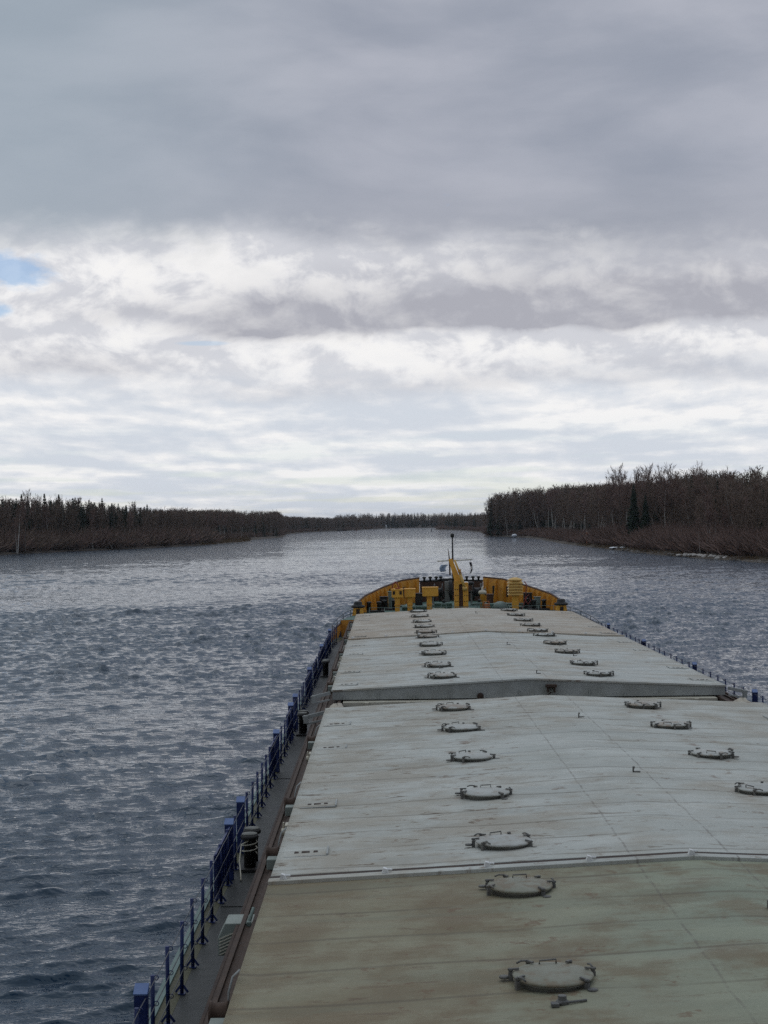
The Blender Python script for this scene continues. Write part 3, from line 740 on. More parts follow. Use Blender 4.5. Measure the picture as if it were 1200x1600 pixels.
# louvred ventilator
xl, yl = 7.66, 92.4
m = MB(); m.prism([(xl-.19, ZF), (xl+.19, ZF), (xl+.19, 4.05), (xl-.19, 4.05)], yl-.19, yl+.19); lv = m.build('louvred_ventilator', MAT['yellow'], ship, bevel=.02)
m = MB(); m.box(xl-.36, xl+.36, yl-.36, yl+.36, 4.05, 4.92); m.build('inner_box', MAT['ochre'], lv)
for i in range(5):
    z = 4.06 + i*.172; m = MB()
    vs = [(xl-.46,yl-.46,z),(xl+.46,yl-.46,z),(xl+.46,yl+.46,z),(xl-.46,yl+.46,z),(xl-.37,yl-.37,z+.135),(xl+.37,yl-.37,z+.135),(xl+.37,yl+.37,z+.135),(xl-.37,yl+.37,z+.135)]
    m.add(vs, [(3,2,1,0),(4,5,6,7),(0,1,5,4),(1,2,6,5),(2,3,7,6),(3,0,4,7)]); m.build('louvre', MAT['lightyellow'], lv, bevel=.012)
m = MB(); m.lathe((xl, yl, 4.93), [(.48,0),(.47,.03),(.30,.12),(.12,.17),(.03,.18)], 24); m.build('cap', MAT['lightyellow'], lv)
# small bell ventilator
m = MB(); m.lathe((5.75, 93.2, ZF), [(.14,0),(.14,.95),(.2,1.0)], 16); bv = m.build('bell_ventilator', MAT['yellow'], ship)
m = MB(); m.lathe((5.75, 93.2, 4.1), [(.25,0),(.25,.12),(.18,.2),(.06,.24),(.06,.42),(.03,.44)], 18); m.build('bell_cap', MAT['cream'], bv)
# crane: two box pillars, folded boom, ram
cr = MB(); cr.box(4.0, 4.28, 91.85, 92.2, ZF, 4.98)
crane = cr.build('bow_crane', MAT['yellow'], ship, bevel=.025)
m = MB(); m.box(4.52, 4.83, 91.85, 92.2, ZF, 4.86); m.build('pillar', MAT['yellow'], crane, bevel=.025)
m = MB(); m.box(4.27, 4.53, 92, 92.16, ZF, 4.80); m.build('gap_plate', MAT['rim'], crane)  # dark plate added to paint the dark gap between the pillars
m = MB()
for xx in (4.08, 4.2, 4.6, 4.74):
    for z in (3.4, 3.75, 4.1, 4.45): m.lathe((xx, 91.845, z), [(.01,-.02),(.03,-.02),(.03,.01),(.01,.01)], 8, axis='y')
m.build('bolt_head', MAT['rim'], crane)
m = MB()
def taper(mb, a_, b_, w0, h0, w1, h1):
    a_, b_ = Vector(a_), Vector(b_); d_ = (b_-a_).normalized(); sx = Vector((0,1,0)).cross(d_).normalized(); sy = d_.cross(sx)
    vs = [a_ + sx*i*w0/2 + sy*j*h0/2 for i, j in ((-1,-1),(1,-1),(1,1),(-1,1))] + [b_ + sx*i*w1/2 + sy*j*h1/2 for i, j in ((-1,-1),(1,-1),(1,1),(-1,1))]
    mb.add(vs, [(3,2,1,0),(4,5,6,7),(0,1,5,4),(1,2,6,5),(2,3,7,6),(3,0,4,7)])
taper(m, (4.30, 92, 4.72), (3.80, 92.25, 6.25), .40, .30, .22, .20); m.build('boom', MAT['yellow'], crane, bevel=.02)
m = MB(); m.tube([(4.62,91.75,4.55),(4.36,91.85,5.35)], .09, 10); m.tube([(4.36,91.85,5.35),(4.05,91.98,6.2)], .06, 10); m.lathe((4.62,91.75,4.5), [(.06,-.14),(.12,-.14),(.12,.14),(.06,.14)], 14, axis='x')
m.build('ram', MAT['lightyellow'], crane)
m = MB(); m.box(4.22, 4.40, 91.66, 91.8, 5.48, 5.66); m.tube([(4.3,91.75,5.6),(4.42,91.8,5.45),(4.45,91.85,5.2)], .03, 6); m.build('valve_block', MAT['ochre'], crane, bevel=.015)
# signal mast on the boom: thin black pole with a lamp, cross yard and a short aerial
m = MB(); m.tube([(3.97,92.45,4.9),(3.96,92.45,6.2),(3.95,92.45,7.55)], [.06,.055,.04], 10); mast = m.build('signal_mast', MAT['black'], ship)
m = MB(); m.lathe((3.95,92.45,7.52), [(.05,0),(.10,.03),(.115,.09),(.115,.2),(.09,.25),(.03,.27)], 14); m.build('mast_lamp', MAT['black'], mast)
m = MB(); m.tube([(4.02,92.45,7.3),(4.14,92.45,7.36),(4.17,92.45,7.5),(4.12,92.45,7.62)], .008, 5); m.build('lamp_cable', MAT['wire'], mast)
m = MB(); m.tube([(3.03,92.4,6.13),(5.12,92.4,6.20)], .032, 8); m.build('yard', MAT['cream'], mast)
m = MB(); m.tube([(3.78,92.4,5.3),(3.75,92.4,6.3),(3.68,92.4,6.88)], [.05,.035,.015], 8); m.build('aerial', MAT['rim'], mast)
# flags hung from the yard
def cloth(name, pts_top, drop, mat, label, seed, pat=None):
    rng = random.Random(seed); vs, fs = [], []
    nx_, nz_ = 7, 9; (xa, xb, y, zt) = pts_top
    for j in range(nz_):
        for i in range(nx_):
            u, v_ = i/(nx_-1), j/(nz_-1)
            vs.append((xa + (xb-xa)*u*(1-.25*v_) + .05*math.sin(v_*5+seed), y + .05*math.sin(u*7 + v_*4 + seed), zt - drop*v_*(1-.12*u)))
    fs = [(j*nx_+i, j*nx_+i+1, (j+1)*nx_+i+1, (j+1)*nx_+i) for j in range(nz_-1) for i in range(nx_-1)]
    m = MB(); m.add(vs, fs, True)
    m.tube([(xa, y, zt+.01), ((xa+xb)/2, y, zt+.2)], .006, 5)
    o = m.build(name, mat, None, loc=(xa, y, zt))
    o.modifiers.new('thickness', 'SOLIDIFY').thickness = .004
    tag(o, label, 'flag'); return o
cloth('signal_flag', (3.2, 3.62, 92.4, 5.92), .45, MAT['paleblue'], 'small tattered pale blue flag hanging left of the yellow crane boom', 2)
m_, t_, bs_ = newmat('black and white pennant'); x_, y_, z_ = xyz(t_, pos(t_))
t_.links.new(mixc(t_, ((z_ - 5.72).abs()*-1.0).step(-.10, -.08), (.02,.02,.03), (.65,.65,.66)).s, bs_.inputs['Base Color'])
cloth('signal_pennant', (4.98, 5.12, 92.4, 6.05), .72, m_, 'narrow black and white pennant hanging from the right end of the yard', 5)
# windlass
m = MB(); m.tube([(2.75,97.2,4.05),(6.1,97.2,4.05)], .07, 12)
wd = m.build('windlass', MAT['black'], ship)
for xx in (3.02, 5.45):
    m = MB(); m.lathe((xx, 97.2, 4.05), [(.40,-.06),(.55,-.06),(.55,0),(.28,.02),(.26,.22),(.28,.42),(.55,.44),(.55,.50),(.40,.50)], 24, axis='x'); m.build('drum', MAT['black'], wd)
for xx in (2.72, 6.05): m = MB(); m.lathe((xx, 97.2, 4.05), [(.16,-.15),(.26,-.13),(.17,-.03),(.17,.08),(.28,.14),(.2,.16)], 18, axis='x'); m.build('warping_head', MAT['ring'], wd)
m = MB(); m.lathe((3.98, 97.2, 4.25), [(.50,-.12),(.68,-.11),(.70,-.06),(.70,.06),(.68,.11),(.50,.12)], 28, axis='x'); m.build('gear_cover', MAT['black'], wd)
m = MB(); m.box(3.62, 3.92, 96.7, 97.1, 3.3, 4.75); m.box(3.66, 3.88, 96.65, 96.7, 4.2, 4.6); m.build('motor', MAT['ring'], wd, bevel=.03)
m = MB()
for xx in (2.9, 3.62, 4.4, 5.3, 6.0): m.prism([(96.85, 3.18), (97.55, 3.18), (97.32, 4.12), (97.08, 4.12)], xx-.04, xx+.04, axis='x')
m.build('frame', MAT['ring'], wd)
for xx in (4.95, 5.25): m = MB(); m.lathe((xx, 96.8, 4.5), [(.1,0),(.22,.05),(.22,.16),(.1,.22)], 14); m.build('brake_wheel', MAT['white'] if xx < 5 else MAT['black'], wd)
m = MB(); m.tube([(3.0,96.9,4.75),(3.4,96.9,4.9),(4.1,96.9,4.88),(4.4,96.9,4.6)], .05, 7); m.build('brake_bar', MAT['black'], wd)
# low deck gear: pump frame, bitts, pipes
def gear(x, y, s):
    m = MB(); m.beam((x-.25,y,ZF),(x-.1,y,ZF+.55*s),.06,.06); m.beam((x+.25,y,ZF),(x+.1,y,ZF+.55*s),.06,.06); m.box(x-.18,x+.18,y-.08,y+.08,ZF+.5*s,ZF+.6*s)
    g = m.build('chain_stopper', MAT['gearpale'], ship, bevel=.01)
    m = MB(); m.lathe((x, y, ZF+.6*s), [(.06,0),(.1,.03),(.1,.14),(.05,.18)], 12); m.tube([(x-.22,y-.05,ZF+.68*s),(x+.22,y-.05,ZF+.68*s)], .02, 6); m.build('hand_wheel', MAT['black'], g)
gear(3.35, 91.4, 1.0); gear(5.45, 91.5, 1.0)
m = MB(); m.box(5.75, 6.0, 91.3, 91.6, ZF+.02, ZF+.5); m.tube([(5.65,91.3,ZF+.1),(5.7,91.3,ZF+.62),(6.0,91.3,ZF+.66),(6.08,91.3,ZF+.1)], .035, 7); m.build('fire_pump', MAT['orange'], ship, bevel=.01)
m = MB(); m.lathe((6.75, 92.2, ZF+.02), [(.42,0),(.42,.35),(.34,.48),(.18,.56),(.04,.58)], 20); m.build('skylight_dome', MAT['gearpale'], ship)
m = MB(); m.box(6.0, 7.25, 92.7, 93.6, ZF+.06, ZF+.42); m.build('deck_locker', MAT['fgreen'], ship, bevel=.03)
m = MB(); m.box(2.85, 3.9, 92.8, 93.7, ZF+.06, ZF+.5); m.build('deck_locker', MAT['fgreen'], ship, bevel=.03)
m = MB(); m.box(.9, 2.6, 93, 93.9, ZF+.06, ZF+.32); m.build('deck_locker', MAT['fgreen'], ship, bevel=.03)
for sgn in (-1, 1):
    for (dx, yy) in ((4.9, 91.9), (4.0, 93.6)):
        x = CX+sgn*dx
        b = MB(); b.box(x-.75, x+.55, yy-.28, yy+.28, ZF+.05, ZF+.18); bb = b.build('bollard', MAT['black'], ship, bevel=.02)
        for d_ in (-.38, .22): b = MB(); b.lathe((x+d_, yy, ZF+.18), [(.12,0),(.12,.40),(.16,.43),(.16,.48),(.10,.52)], 16); b.build('bitt', MAT['black'], bb)
def coil(x, y, r, n, mat, label):
    pts = [(x + (r - .02*(i//14) + .012*math.sin(i*1.7))*math.cos(i*.45), y + (r - .02*(i//14))*math.sin(i*.45), ZF + .10 + .0035*i) for i in range(n)]
    m = MB(); m.tube(pts, .032, 6); tag(m.build('rope_coil', mat, None, loc=(x, y, ZF + .05)), label, 'rope')
coil(3.0, 90.2, .42, 70, MAT['cream'], 'pale rope coil on the green bow deck left of the crane pillars')
coil(6.6, 89.6, .40, 60, MAT['black'], 'dark rope coil on the green bow deck right of the crane pillars')
for (x0_, y0_, x1_, y1_, z_) in ((.4, 94.5, 3.0, 94.8, .25), (5.2, 95.2, 8.6, 94.4, .3), (1.2, 93.2, 1.2, 96.8, .2), (7.3, 93.4, 7.5, 97.0, .2)):
    m = MB(); m.tube([(x0_, y0_, ZF+z_), (x1_, y1_, ZF+z_)], .07, 8)
    for u in (.1, .5, .9): m.box(x0_+(x1_-x0_)*u-.05, x0_+(x1_-x0_)*u+.05, y0_+(y1_-y0_)*u-.05, y0_+(y1_-y0_)*u+.05, ZF+.07, ZF+z_-.06)
    m.build('deck_pipe', MAT['gearpale'], ship)
for (x_, y_, w__, d__, h__, k__) in ((-.2, 94.2, .5, .4, .75, 'black'), (.25, 95.6, .35, .35, 1.0, 'gearpale'), (1.95, 94.8, .45, .4, .9, 'black'), (6.3, 94.6, .4, .4, .8, 'rim'), (8.6, 94.6, .5, .4, .85, 'black'), (9.0, 92.6, .35, .3, .7, 'gearpale')):
    m = MB(); m.box(x_-w__/2, x_+w__/2, y_-d__/2, y_+d__/2, ZF+.09, ZF+.09+h__); m.box(x_-w__/2-.04, x_+w__/2+.04, y_-d__/2-.04, y_+d__/2+.04, ZF+.09+h__, ZF+.13+h__)
    m.tube([(x_, y_-d__/2-.05, ZF+.1), (x_, y_-d__/2-.06, ZF+h__*.8)], .03, 6); m.build('deck_box', MAT[k__], ship, bevel=.015)
for xx in (3.3, 5.6):                                    # anchor chains from the windlass to the bow
    m = MB()
    for i in range(26):
        u = i/25; c_ = Vector((xx + (.15 if xx < 4 else -.15)*u, 97.0 + 3.6*u, 4.0 - .72*u + .1*math.sin(u*9))); fl = i % 2
        ax = Vector((.06, 0, 0)) if fl else Vector((0, 0, .06)); m.obox(c_, ax, (0, .085, -.02), Vector((0, 0, .022)) if fl else Vector((.022, 0, 0)))
    m.build('anchor_chain', MAT['black'], ship)
# light rail along the break of the forecastle
xs_ = np.arange(CX-5.2, CX+5.4, .86)
m = MB()
for xx in xs_: m.tube([(xx, 86.6, ZF), (xx, 86.6, ZF+.62)], .014, 6)
for z in (.34, .62): m.tube([(CX-5.2, 86.6, ZF+z), (CX+5.3, 86.6, ZF+z)], .011, 6)
m.build('break_rail', MAT['gearpale'], ship)
# fire hoses: one thrown over the left bulwark, one hanging beside the louvred ventilator
def hose(pts, label): m = MB(); m.tube(pts, .035, 8); tag(m.build('fire_hose', MAT['red'], None, loc=pts[0]), label, 'hose')
hose([(.30,91.9,4.55),(.38,91.95,4.82),(.50,92,4.95),(.62,92,4.85),(.70,92,4.60),(.78,91.95,4.54),(.72,91.8,4.56),(.5,91.8,4.57)], 'faded red hose bunched over the top of the two hole ventilator')
hose([(8.2,92.3,4.85),(8.32,92.3,4.7),(8.3,92.25,4.3),(8.22,92.2,3.8),(8.4,92.2,3.5),(8.55,92.2,3.7),(8.45,92.2,4.1),(8.3,92.2,3.9),(8.15,92.2,3.5),(8.0,92.2,3.13)], 'faded red hose hanging beside the louvred yellow ventilator')
# davit-like grey tanks by the left wing
for yy in (76.4, 79.2, 82.0):
    m = MB(); m.lathe((-2.02, yy, 2.62), [(.06,-.34),(.20,-.30),(.23,-.12),(.23,.22),(.18,.30),(.05,.34)], 14, axis='y'); m.box(-2.12, -1.92, yy-.2, yy+.2, ZD, 2.5); m.build('vent_drum', MAT['gearpale'], ship)

# ------------------------------------------------------------------ river
rng = np.random.default_rng(5)
az = np.concatenate([np.linspace(R(-80), R(-19), 70)[:-1], np.linspace(R(-19), R(19), 520), np.linspace(R(19), R(80), 70)[1:]])
rad = [13.0]
while rad[-1] < 9000: r_ = rad[-1]; rad.append(r_ + (min(max(r_*r_*6e-5, .03), .19) if r_ < 150 else .19 + (r_-150)*.00128 if r_ < 330 else min(.42 + (r_-330)*.0024, 1.3) if r_ < 760 else 1.3 + (r_-760)*.03))
rad = np.array(rad)
na, nr = len(az), len(rad)
A, Rr = np.meshgrid(az, rad)
Xw = Rr*np.sin(A); Yw = Rr*np.cos(A)
Zw = np.zeros_like(Xw)
sp = np.maximum(np.gradient(rad)[:, None]*np.ones_like(A), Rr*np.gradient(az)[None, :])
gust = np.zeros_like(Xw)
for _ in range(10):
    th = rng.uniform(0, 2*PI); L = rng.uniform(25, 120); gust += np.sin((Xw*math.cos(th)*.6 + Yw*math.sin(th))*2*PI/L + rng.uniform(0, 6.3))
gust = 1 + .10*gust
var = 0.0; lost = np.zeros_like(Xw)
for i in range(112):
    if i < 12: L = rng.uniform(2.6, 5.5); amp = .0022*rng.uniform(.6, 1.2); th = PI/2 + .25 + rng.normal(0, .25)
    else: L = .30*(1.15/.30)**rng.random(); amp = .0040*L**.92*rng.uniform(.5, 1.4); th = PI/2 + .27 + rng.normal(0, .20 if L > .7 else .34)
    k_ = 2*PI/L
    ph = (Xw*math.cos(th) + Yw*math.sin(th))*k_ + rng.uniform(0, 6.3)
    fade = np.clip((L/(sp*2.2) - .5)/.9, 0, 1); var += amp*amp/2; lost += (1 - fade*fade)*(amp*k_)**2/2
    Zw += amp*fade*gust*np.sin(ph + .45*np.sin(ph*.31 + i))
Zw += .5*Zw*Zw/math.sqrt(var)                        # peaked crests, flat troughs
# diverging bow wave on both sides
for sgn in (-1, 1):
    u = (Xw - 4.2)*sgn - 7.4
    yb = 92 - u*2.1                                   # crests run aft and outward
    for j, (dy, am) in enumerate(((0, .15), (-11, .14), (-22, .13), (-33, .12), (-44, .10), (-55, .09))):
        t_ = (Yw - (yb + dy))/2.33 + .22*np.sin(u*.55 + j*2) + .1*np.sin(u*1.7 + j)
        env = np.exp(-(t_/.85)**2)*np.exp(-np.clip(u, 0, None)/17)*np.clip((u + .3)/1.2, 0, 1)*(.7 + .3*np.sin(Yw*.31 + 3*j))
        Zw += am*env*(.5*np.cos(t_*2*PI/1.9) + .42*np.sin(Yw*2*PI/1.7 + Xw*1.1 + j) + .3*np.sin(Yw*2*PI/1.05 - Xw*.7 + 2*j))
V = np.stack([Xw, Yw, Zw], -1).reshape(-1, 3)
idx = np.arange(na*nr).reshape(nr, na)
F = np.stack([idx[:-1,:-1], idx[:-1,1:], idx[1:,1:], idx[1:,:-1]], -1).reshape(-1, 4)[:, ::-1]
b = len(V); V = np.vstack([V, [(-12000,-3000,-.25),(12000,-3000,-.25),(12000,60,-.25),(-12000,60,-.25)]]); F = np.vstack([F, [(b,b+1,b+2,b+3)]])
wm, t, bs = newmat('river water')
p = pos(t); x, y, z = xyz(t, p)
gz = noise(t, comb(t, x*.012, y*.02), 1, 3, .5).step(.3, .7)*.4 + .75
def slopes(fx, fy, det, rough, de, gain):
    f = lambda dx, dy: noise(t, comb(t, (x + dx)*fx + (y + dy)*.12*fx, (y + dy)*fy), 1, det, rough)
    c = f(0, 0); return ((f(de, 0) - c)*(gain/de), (f(0, de) - c)*(gain/de))
sx1, sy1 = slopes(3.4, 6.0, 2, .6, .02, .06)
sx2, sy2 = slopes(.40, .60, 2, .5, .1, .07)
far = noise(t, comb(t, x*.30, y*.035), 1, 4, .6) - .5               # long wave groups
an_ = t.nodes.new('ShaderNodeAttribute'); an_.attribute_name = 'fine_chop'; chop = N(t, an_.outputs['Fac'])
sx3, sy3 = slopes(1.1, 1.9, 2, .6, .05, 1.25)
gx = (sx1 + sx2*.5)*gz + sx3*chop*.6; gy = (sy1 + sy2*.7)*gz + far*chop*.7 + sy3*chop
g = N(t, t.nodes.new('ShaderNodeNewGeometry').outputs['Normal'])
vm = t.nodes.new('ShaderNodeVectorMath'); vm.operation = 'ADD'
t.links.new(g.s, vm.inputs[0]); t.links.new(comb(t, gx*-1.0, gy*-1.0, 0.0).s, vm.inputs[1])
vn = t.nodes.new('ShaderNodeVectorMath'); vn.operation = 'NORMALIZE'; t.links.new(vm.outputs[0], vn.inputs[0])
t.links.new(vn.outputs[0], bs.inputs['Normal'])
bs.inputs['Base Color'].default_value = (.004, .022, .046, 1); bs.inputs['Roughness'].default_value = .05; bs.inputs['IOR'].default_value = 1.333; bs.inputs['Specular Tint'].default_value = (.76, .91, 1, 1)
wo = np_mesh('river_water', V, F, [wm], smooth=True)
at_ = wo.data.attributes.new('fine_chop', 'FLOAT', 'POINT'); at_.data.foreach_set('value', np.concatenate([np.sqrt(lost).ravel(), [.15]*4]).astype(np.float32)); tag(wo, kind='structure')

# ------------------------------------------------------------------ banks
LS = [(-260,-800),(-190,0),(-140,300),(-119,476),(-108.5,520),(-93.4,558),(-78,620),(-73,670),(-66.6,754),(-72,828),(-63.5,938),(-70,1080),(-79.4,1210),(-72.7,1424),(-54.7,1586),(-30.8,1714),(-8,1980),(-2.8,2054)]
RS = [(100,-800),(88,0),(78,180),(70.5,286),(69,306),(66.4,324),(64.4,348),(63.3,386),(63.2,440),(62.5,500),(63.7,578),(69,704),(68.5,764),(63.4,822),(54,854),(62,940),(69.4,1144),(68,1410),(56,1558),(52,1660),(60,1800),(90,1920),(200,2000),(600,2020)]
FS = [(-60,2100),(-2.8,2120),(30,2164),(80,2190),(200,2210),(700,2260)]
def resample(P, step, jit, seed):
    g_ = np.random.default_rng(seed); out = []
    for (x0, y0), (x1, y1) in zip(P, P[1:]):
        n = max(1, int(math.hypot(x1-x0, y1-y0)/step))
        for i in range(n):
            u = i/n; out.append((x0+(x1-x0)*u + g_.normal(0, jit), y0+(y1-y0)*u + g_.normal(0, jit*.3)))
    out.append(P[-1]); return out
OFFS = [(-1.5,-.5),(0,-.02),(.6,.22),(1.6,.5),(4,.9),(10,1.3),(20,1.9),(40,4.0),(70,6.5),(120,8.5),(400,10),(1500,11),(5000,12)]
soil, t, bs = newmat('bank soil'); p = pos(t); x, y, z = xyz(t, p)
c = mixc(t, noise(t, p, .6, 6, .6).step(.35, .65), (.085,.065,.048), (.05,.04,.03))
c = mixc(t, noise(t, p, 2.3, 4, .6).step(.55, .72)*((z*-1.0).step(-1.1, -.4)), c, (.115,.085,.055))
t.links.new(c.s, bs.inputs['Base Color']); bs.inputs['Roughness'].default_value = .95
bump(t, bs, noise(t, p, 1.5, 5, .65), .6, .3)
def bank(path, dx, dy, seed):
    g_ = np.random.default_rng(seed); n = len(path); V = []
    for x, y in path:
        for o_, h_ in OFFS: V.append((x + dx*o_, y + dy*o_, h_ + (g_.normal(0, .12 + .02*min(o_, 20)) if o_ > .5 else 0)))
    m_ = len(OFFS); idx = np.arange(n*m_).reshape(n, m_)
    F = np.stack([idx[:-1,:-1], idx[:-1,1:], idx[1:,1:], idx[1:,:-1]], -1).reshape(-1, 4)
    if dx > 0 or dy > 0: F = F[:, ::-1]
    if dx < 0: F = F[:, ::-1]
    o = np_mesh('riverbank', np.array(V), F, [soil], smooth=True); tag(o, kind='structure'); return o
LP, RP, FP = resample(LS, 4, .35, 1), resample(RS, 4, .35, 2), resample(FS, 8, .6, 3)
bank(LP, -1, 0, 4); bank(RP, 1, 0, 5); bank(FP, 0, 1, 6)
def ground(o_): return float(np.interp(o_, [q[0] for q in OFFS], [q[1] for q in OFFS]))
def shore_x(P, y):
    for (x0, y0), (x1, y1) in zip(P, P[1:]):
        if y0 <= y < y1: return x0 + (x1-x0)*(y-y0)/(y1-y0)
    return P[-1][0]

# ------------------------------------------------------------------ trees: templates
def wood(name, a, b, rough=.9, marks=False):
    m, t, bs = newmat(name); oc = objc(t); x, y, z = xyz(t, oc)
    c = mixc(t, noise(t, comb(t, x*3, y*3, z*.6), 1, 4, .6).step(.35, .65), a, b)
    if marks: c = mixc(t, noise(t, comb(t, x*4, y*4, z*3.2), 1, 3, .6).step(.56, .66)*.85, c, (.03,.027,.025))
    oi = t.nodes.new('ShaderNodeObjectInfo'); v = N(t, oi.outputs['Random'])
    c = mixc(t, v*.55, c, tuple(q*.55 for q in a))
    t.links.new(c.s, bs.inputs['Base Color']); bs.inputs['Roughness'].default_value = rough; bs.inputs['Specular IOR Level'].default_value = .1; return m
T_BIRCH = wood('birch bark', (.55,.53,.48), (.40,.38,.34), marks=True)
T_ALDER = wood('alder bark', (.15,.125,.105), (.10,.085,.07))
T_TWIG = wood('birch twigs', (.27,.18,.148), (.19,.13,.108))
T_TWIG2 = wood('alder twigs', (.235,.172,.132), (.165,.122,.095))
T_WILLOW = wood('willow shoots', (.19,.125,.10), (.135,.095,.078))
T_SPRUCE = wood('spruce needles', (.03,.05,.03), (.02,.034,.02))
T_REED = wood('dry reed', (.22,.15,.08), (.14,.095,.055))
def tube_np(pts, rads, n=5):
    V, F = [], []
    for p, r in zip(pts, rads):
        for k_ in range(n): an = 2*PI*k_/n; V.append((p[0]+r*math.cos(an), p[1]+r*math.sin(an), p[2]))
    for i in range(len(pts)-1):
        for k_ in range(n): F.append((i*n+k_, i*n+(k_+1) % n, (i+1)*n+(k_+1) % n, (i+1)*n+k_))
    return V, F
def tris_quads(F): return [f if len(f) == 4 else (*f, f[-1]) for f in F]
def bare_tree(h, seed, ntw, spread=1.0, tr=.0085, lean=0.0, width=.045, start=.30):
    g_ = np.random.default_rng(seed); nseg = 10
    pts = [np.zeros(3)]; dr = np.array([lean, 0, 1.0])
    for i in range(nseg):
        dr = dr + np.array([g_.normal(0, .045), g_.normal(0, .045), 0]); dr /= np.linalg.norm(dr); pts.append(pts[-1] + dr*h*.98/nseg)
    pts = np.array(pts); rads = [h*tr*(1 - .93*i/nseg) + .008 for i in range(nseg+1)]
    TV, TF = tube_np(pts, rads, 6)
    at = lambda u: np.array([np.interp(u*nseg, range(nseg+1), pts[:, j]) for j in range(3)])
    CV, CF = [], []
    limbs = []
    nl = 30
    for i in range(nl):
        u = start + (.97-start)*(i/nl)**.9; an = i*2.4 + g_.uniform(-.5, .5)
        el = R(g_.uniform(38, 62)) + .25*u
        dv = np.array([math.cos(an)*math.cos(el), math.sin(an)*math.cos(el), math.sin(el)])
        L = h*(.10 + .27*(1-u)**.7*min(1, (u - start + .12)/.25))*spread*g_.uniform(.7, 1.2)
        p0 = at(u); p1 = p0 + dv*L*.55; dv2 = dv*.75 + np.array([0, 0, .55]); dv2 /= np.linalg.norm(dv2); p2 = p1 + dv2*L*.5
        r0 = h*tr*(1-u)*.5 + .012
        v_, f_ = tube_np([p0, p1, p2], [r0, r0*.65, .006], 3); b_ = len(CV); CV += v_; CF += [tuple(q+b_ for q in f) for f in f_]
        limbs.append((p0, p1, p2, L))
    wts = np.array([l[3] for l in limbs]); wts /= wts.sum()
    for i in g_.choice(nl, ntw, p=wts):
        p0, p1, p2, L = limbs[i]; s_ = g_.uniform(.2, 1)
        q = p0 + (p1-p0)*s_*2 if s_ < .5 else p1 + (p2-p1)*(s_-.5)*2
        dv = (p2-p0)/np.linalg.norm(p2-p0)*.8 + np.array([0, 0, .45]) + g_.normal(0, .55, 3); dv /= np.linalg.norm(dv)
        q = q + g_.normal(0, .10, 3)
        ln = g_.uniform(.5, 1.3)*(h/15)**.5; sd = np.cross(dv, g_.normal(0, 1, 3)); sd /= np.linalg.norm(sd) + 1e-9
        w_ = width*g_.uniform(.6, 1.3); b_ = len(CV)
        mid = q + dv*ln*.55 + g_.normal(0, .06, 3)
        CV += [q - sd*w_/2, q + sd*w_/2, mid + sd*w_*.35, q + dv*ln + np.array([0, 0, -.05])]; CF.append((b_, b_+1, b_+2, b_+3))
    return (np.array(TV), np.array(TF)), (np.array(CV), np.array(CF))
def spruce(h, seed, wr=.19):
    g_ = np.random.default_rng(seed)
    TV, TF = tube_np([(0,0,0),(0,0,h*.5),(0,0,h*.98)], [h*.012, h*.007, .01], 6)
    CV, CF = [], []
    z = h*.06; 
    while z < h*.985:
        u = z/h; rmax = h*wr*(1-u)**.85*g_.uniform(.75, 1.12) + .08; nb = max(4, int(5 + 9*(1-u)))
        a0 = g_.uniform(0, 6.3)
        for k_ in range(nb):
            an = a0 + 2*PI*k_/nb + g_.uniform(-.25, .25); L = rmax*g_.uniform(.65, 1.15); c, s = math.cos(an), math.sin(an)
            dz = -L*g_.uniform(.25, .5)*(1-u*.6); w_ = .16 + L*.24
            b_ = len(CV)
            tip = np.array([c*L, s*L, z + dz*.75]); mid = np.array([c*L*.55, s*L*.55, z + dz*.62]); sd = np.array([-s, c, 0])*w_
            CV += [np.array([0,0,z]), mid - sd + np.array([0,0,-.10]), tip, mid + sd + np.array([0,0,-.10])]; CF.append((b_, b_+1, b_+2, b_+3))
            for q_ in (.45, .75):                    # hanging sprays
                pq = np.array([c*L*q_, s*L*q_, z + dz*q_]); b_ = len(CV); sw = np.array([-s, c, 0])*w_*.7 
                CV += [pq - sw, pq + sw, pq + sw*.3 + np.array([c*.1, s*.1, -.28-L*.15]), pq - sw*.4 + np.array([0, 0, -.22-L*.12])]; CF.append((b_, b_+1, b_+2, b_+3))
        z += h*.022*g_.uniform(.8, 1.25) + .03
    return (np.array(TV), np.array(TF)), (np.array(CV), np.array(CF))
def bush(h, seed, n):
    g_ = np.random.default_rng(seed); CV, CF = [], []
    for _ in range(n):
        an = g_.uniform(0, 2*PI); el = math.acos(g_.uniform(.35, 1.0)); c, s = math.cos(an), math.sin(an)
        dv = np.array([c*math.sin(el), s*math.sin(el), math.cos(el)]); L = h*g_.uniform(.55, 1.0)
        b0 = np.array([g_.normal(0, h*.18), g_.normal(0, h*.18), 0]); sd = np.cross(dv, g_.normal(0, 1, 3)); sd /= np.linalg.norm(sd)
        w_ = g_.uniform(.03, .06); st = g_.uniform(.0, .55); b_ = len(CV); p0 = b0 + dv*L*st
        CV += [p0 - sd*w_, p0 + sd*w_, b0 + dv*L*.8 + sd*w_*.6, b0 + dv*L + np.array([0,0,.15])]; CF.append((b_, b_+1, b_+2, b_+3))
    return np.array(CV), np.array(CF)
def proto_tree(kind, T, mt, mc):
    root = bpy.data.objects.new(kind, None)
    (tv, tf), (cv, cf) = T
    ms = []
    for nm, v, f, mat in (('trunk', tv, tf, mt), ('crown', cv, cf, mc)):
        o = np_mesh(nm, v, f, [mat]); COL.objects.unlink(o); ms.append(o.data); bpy.data.objects.remove(o)
    return (kind, ms)
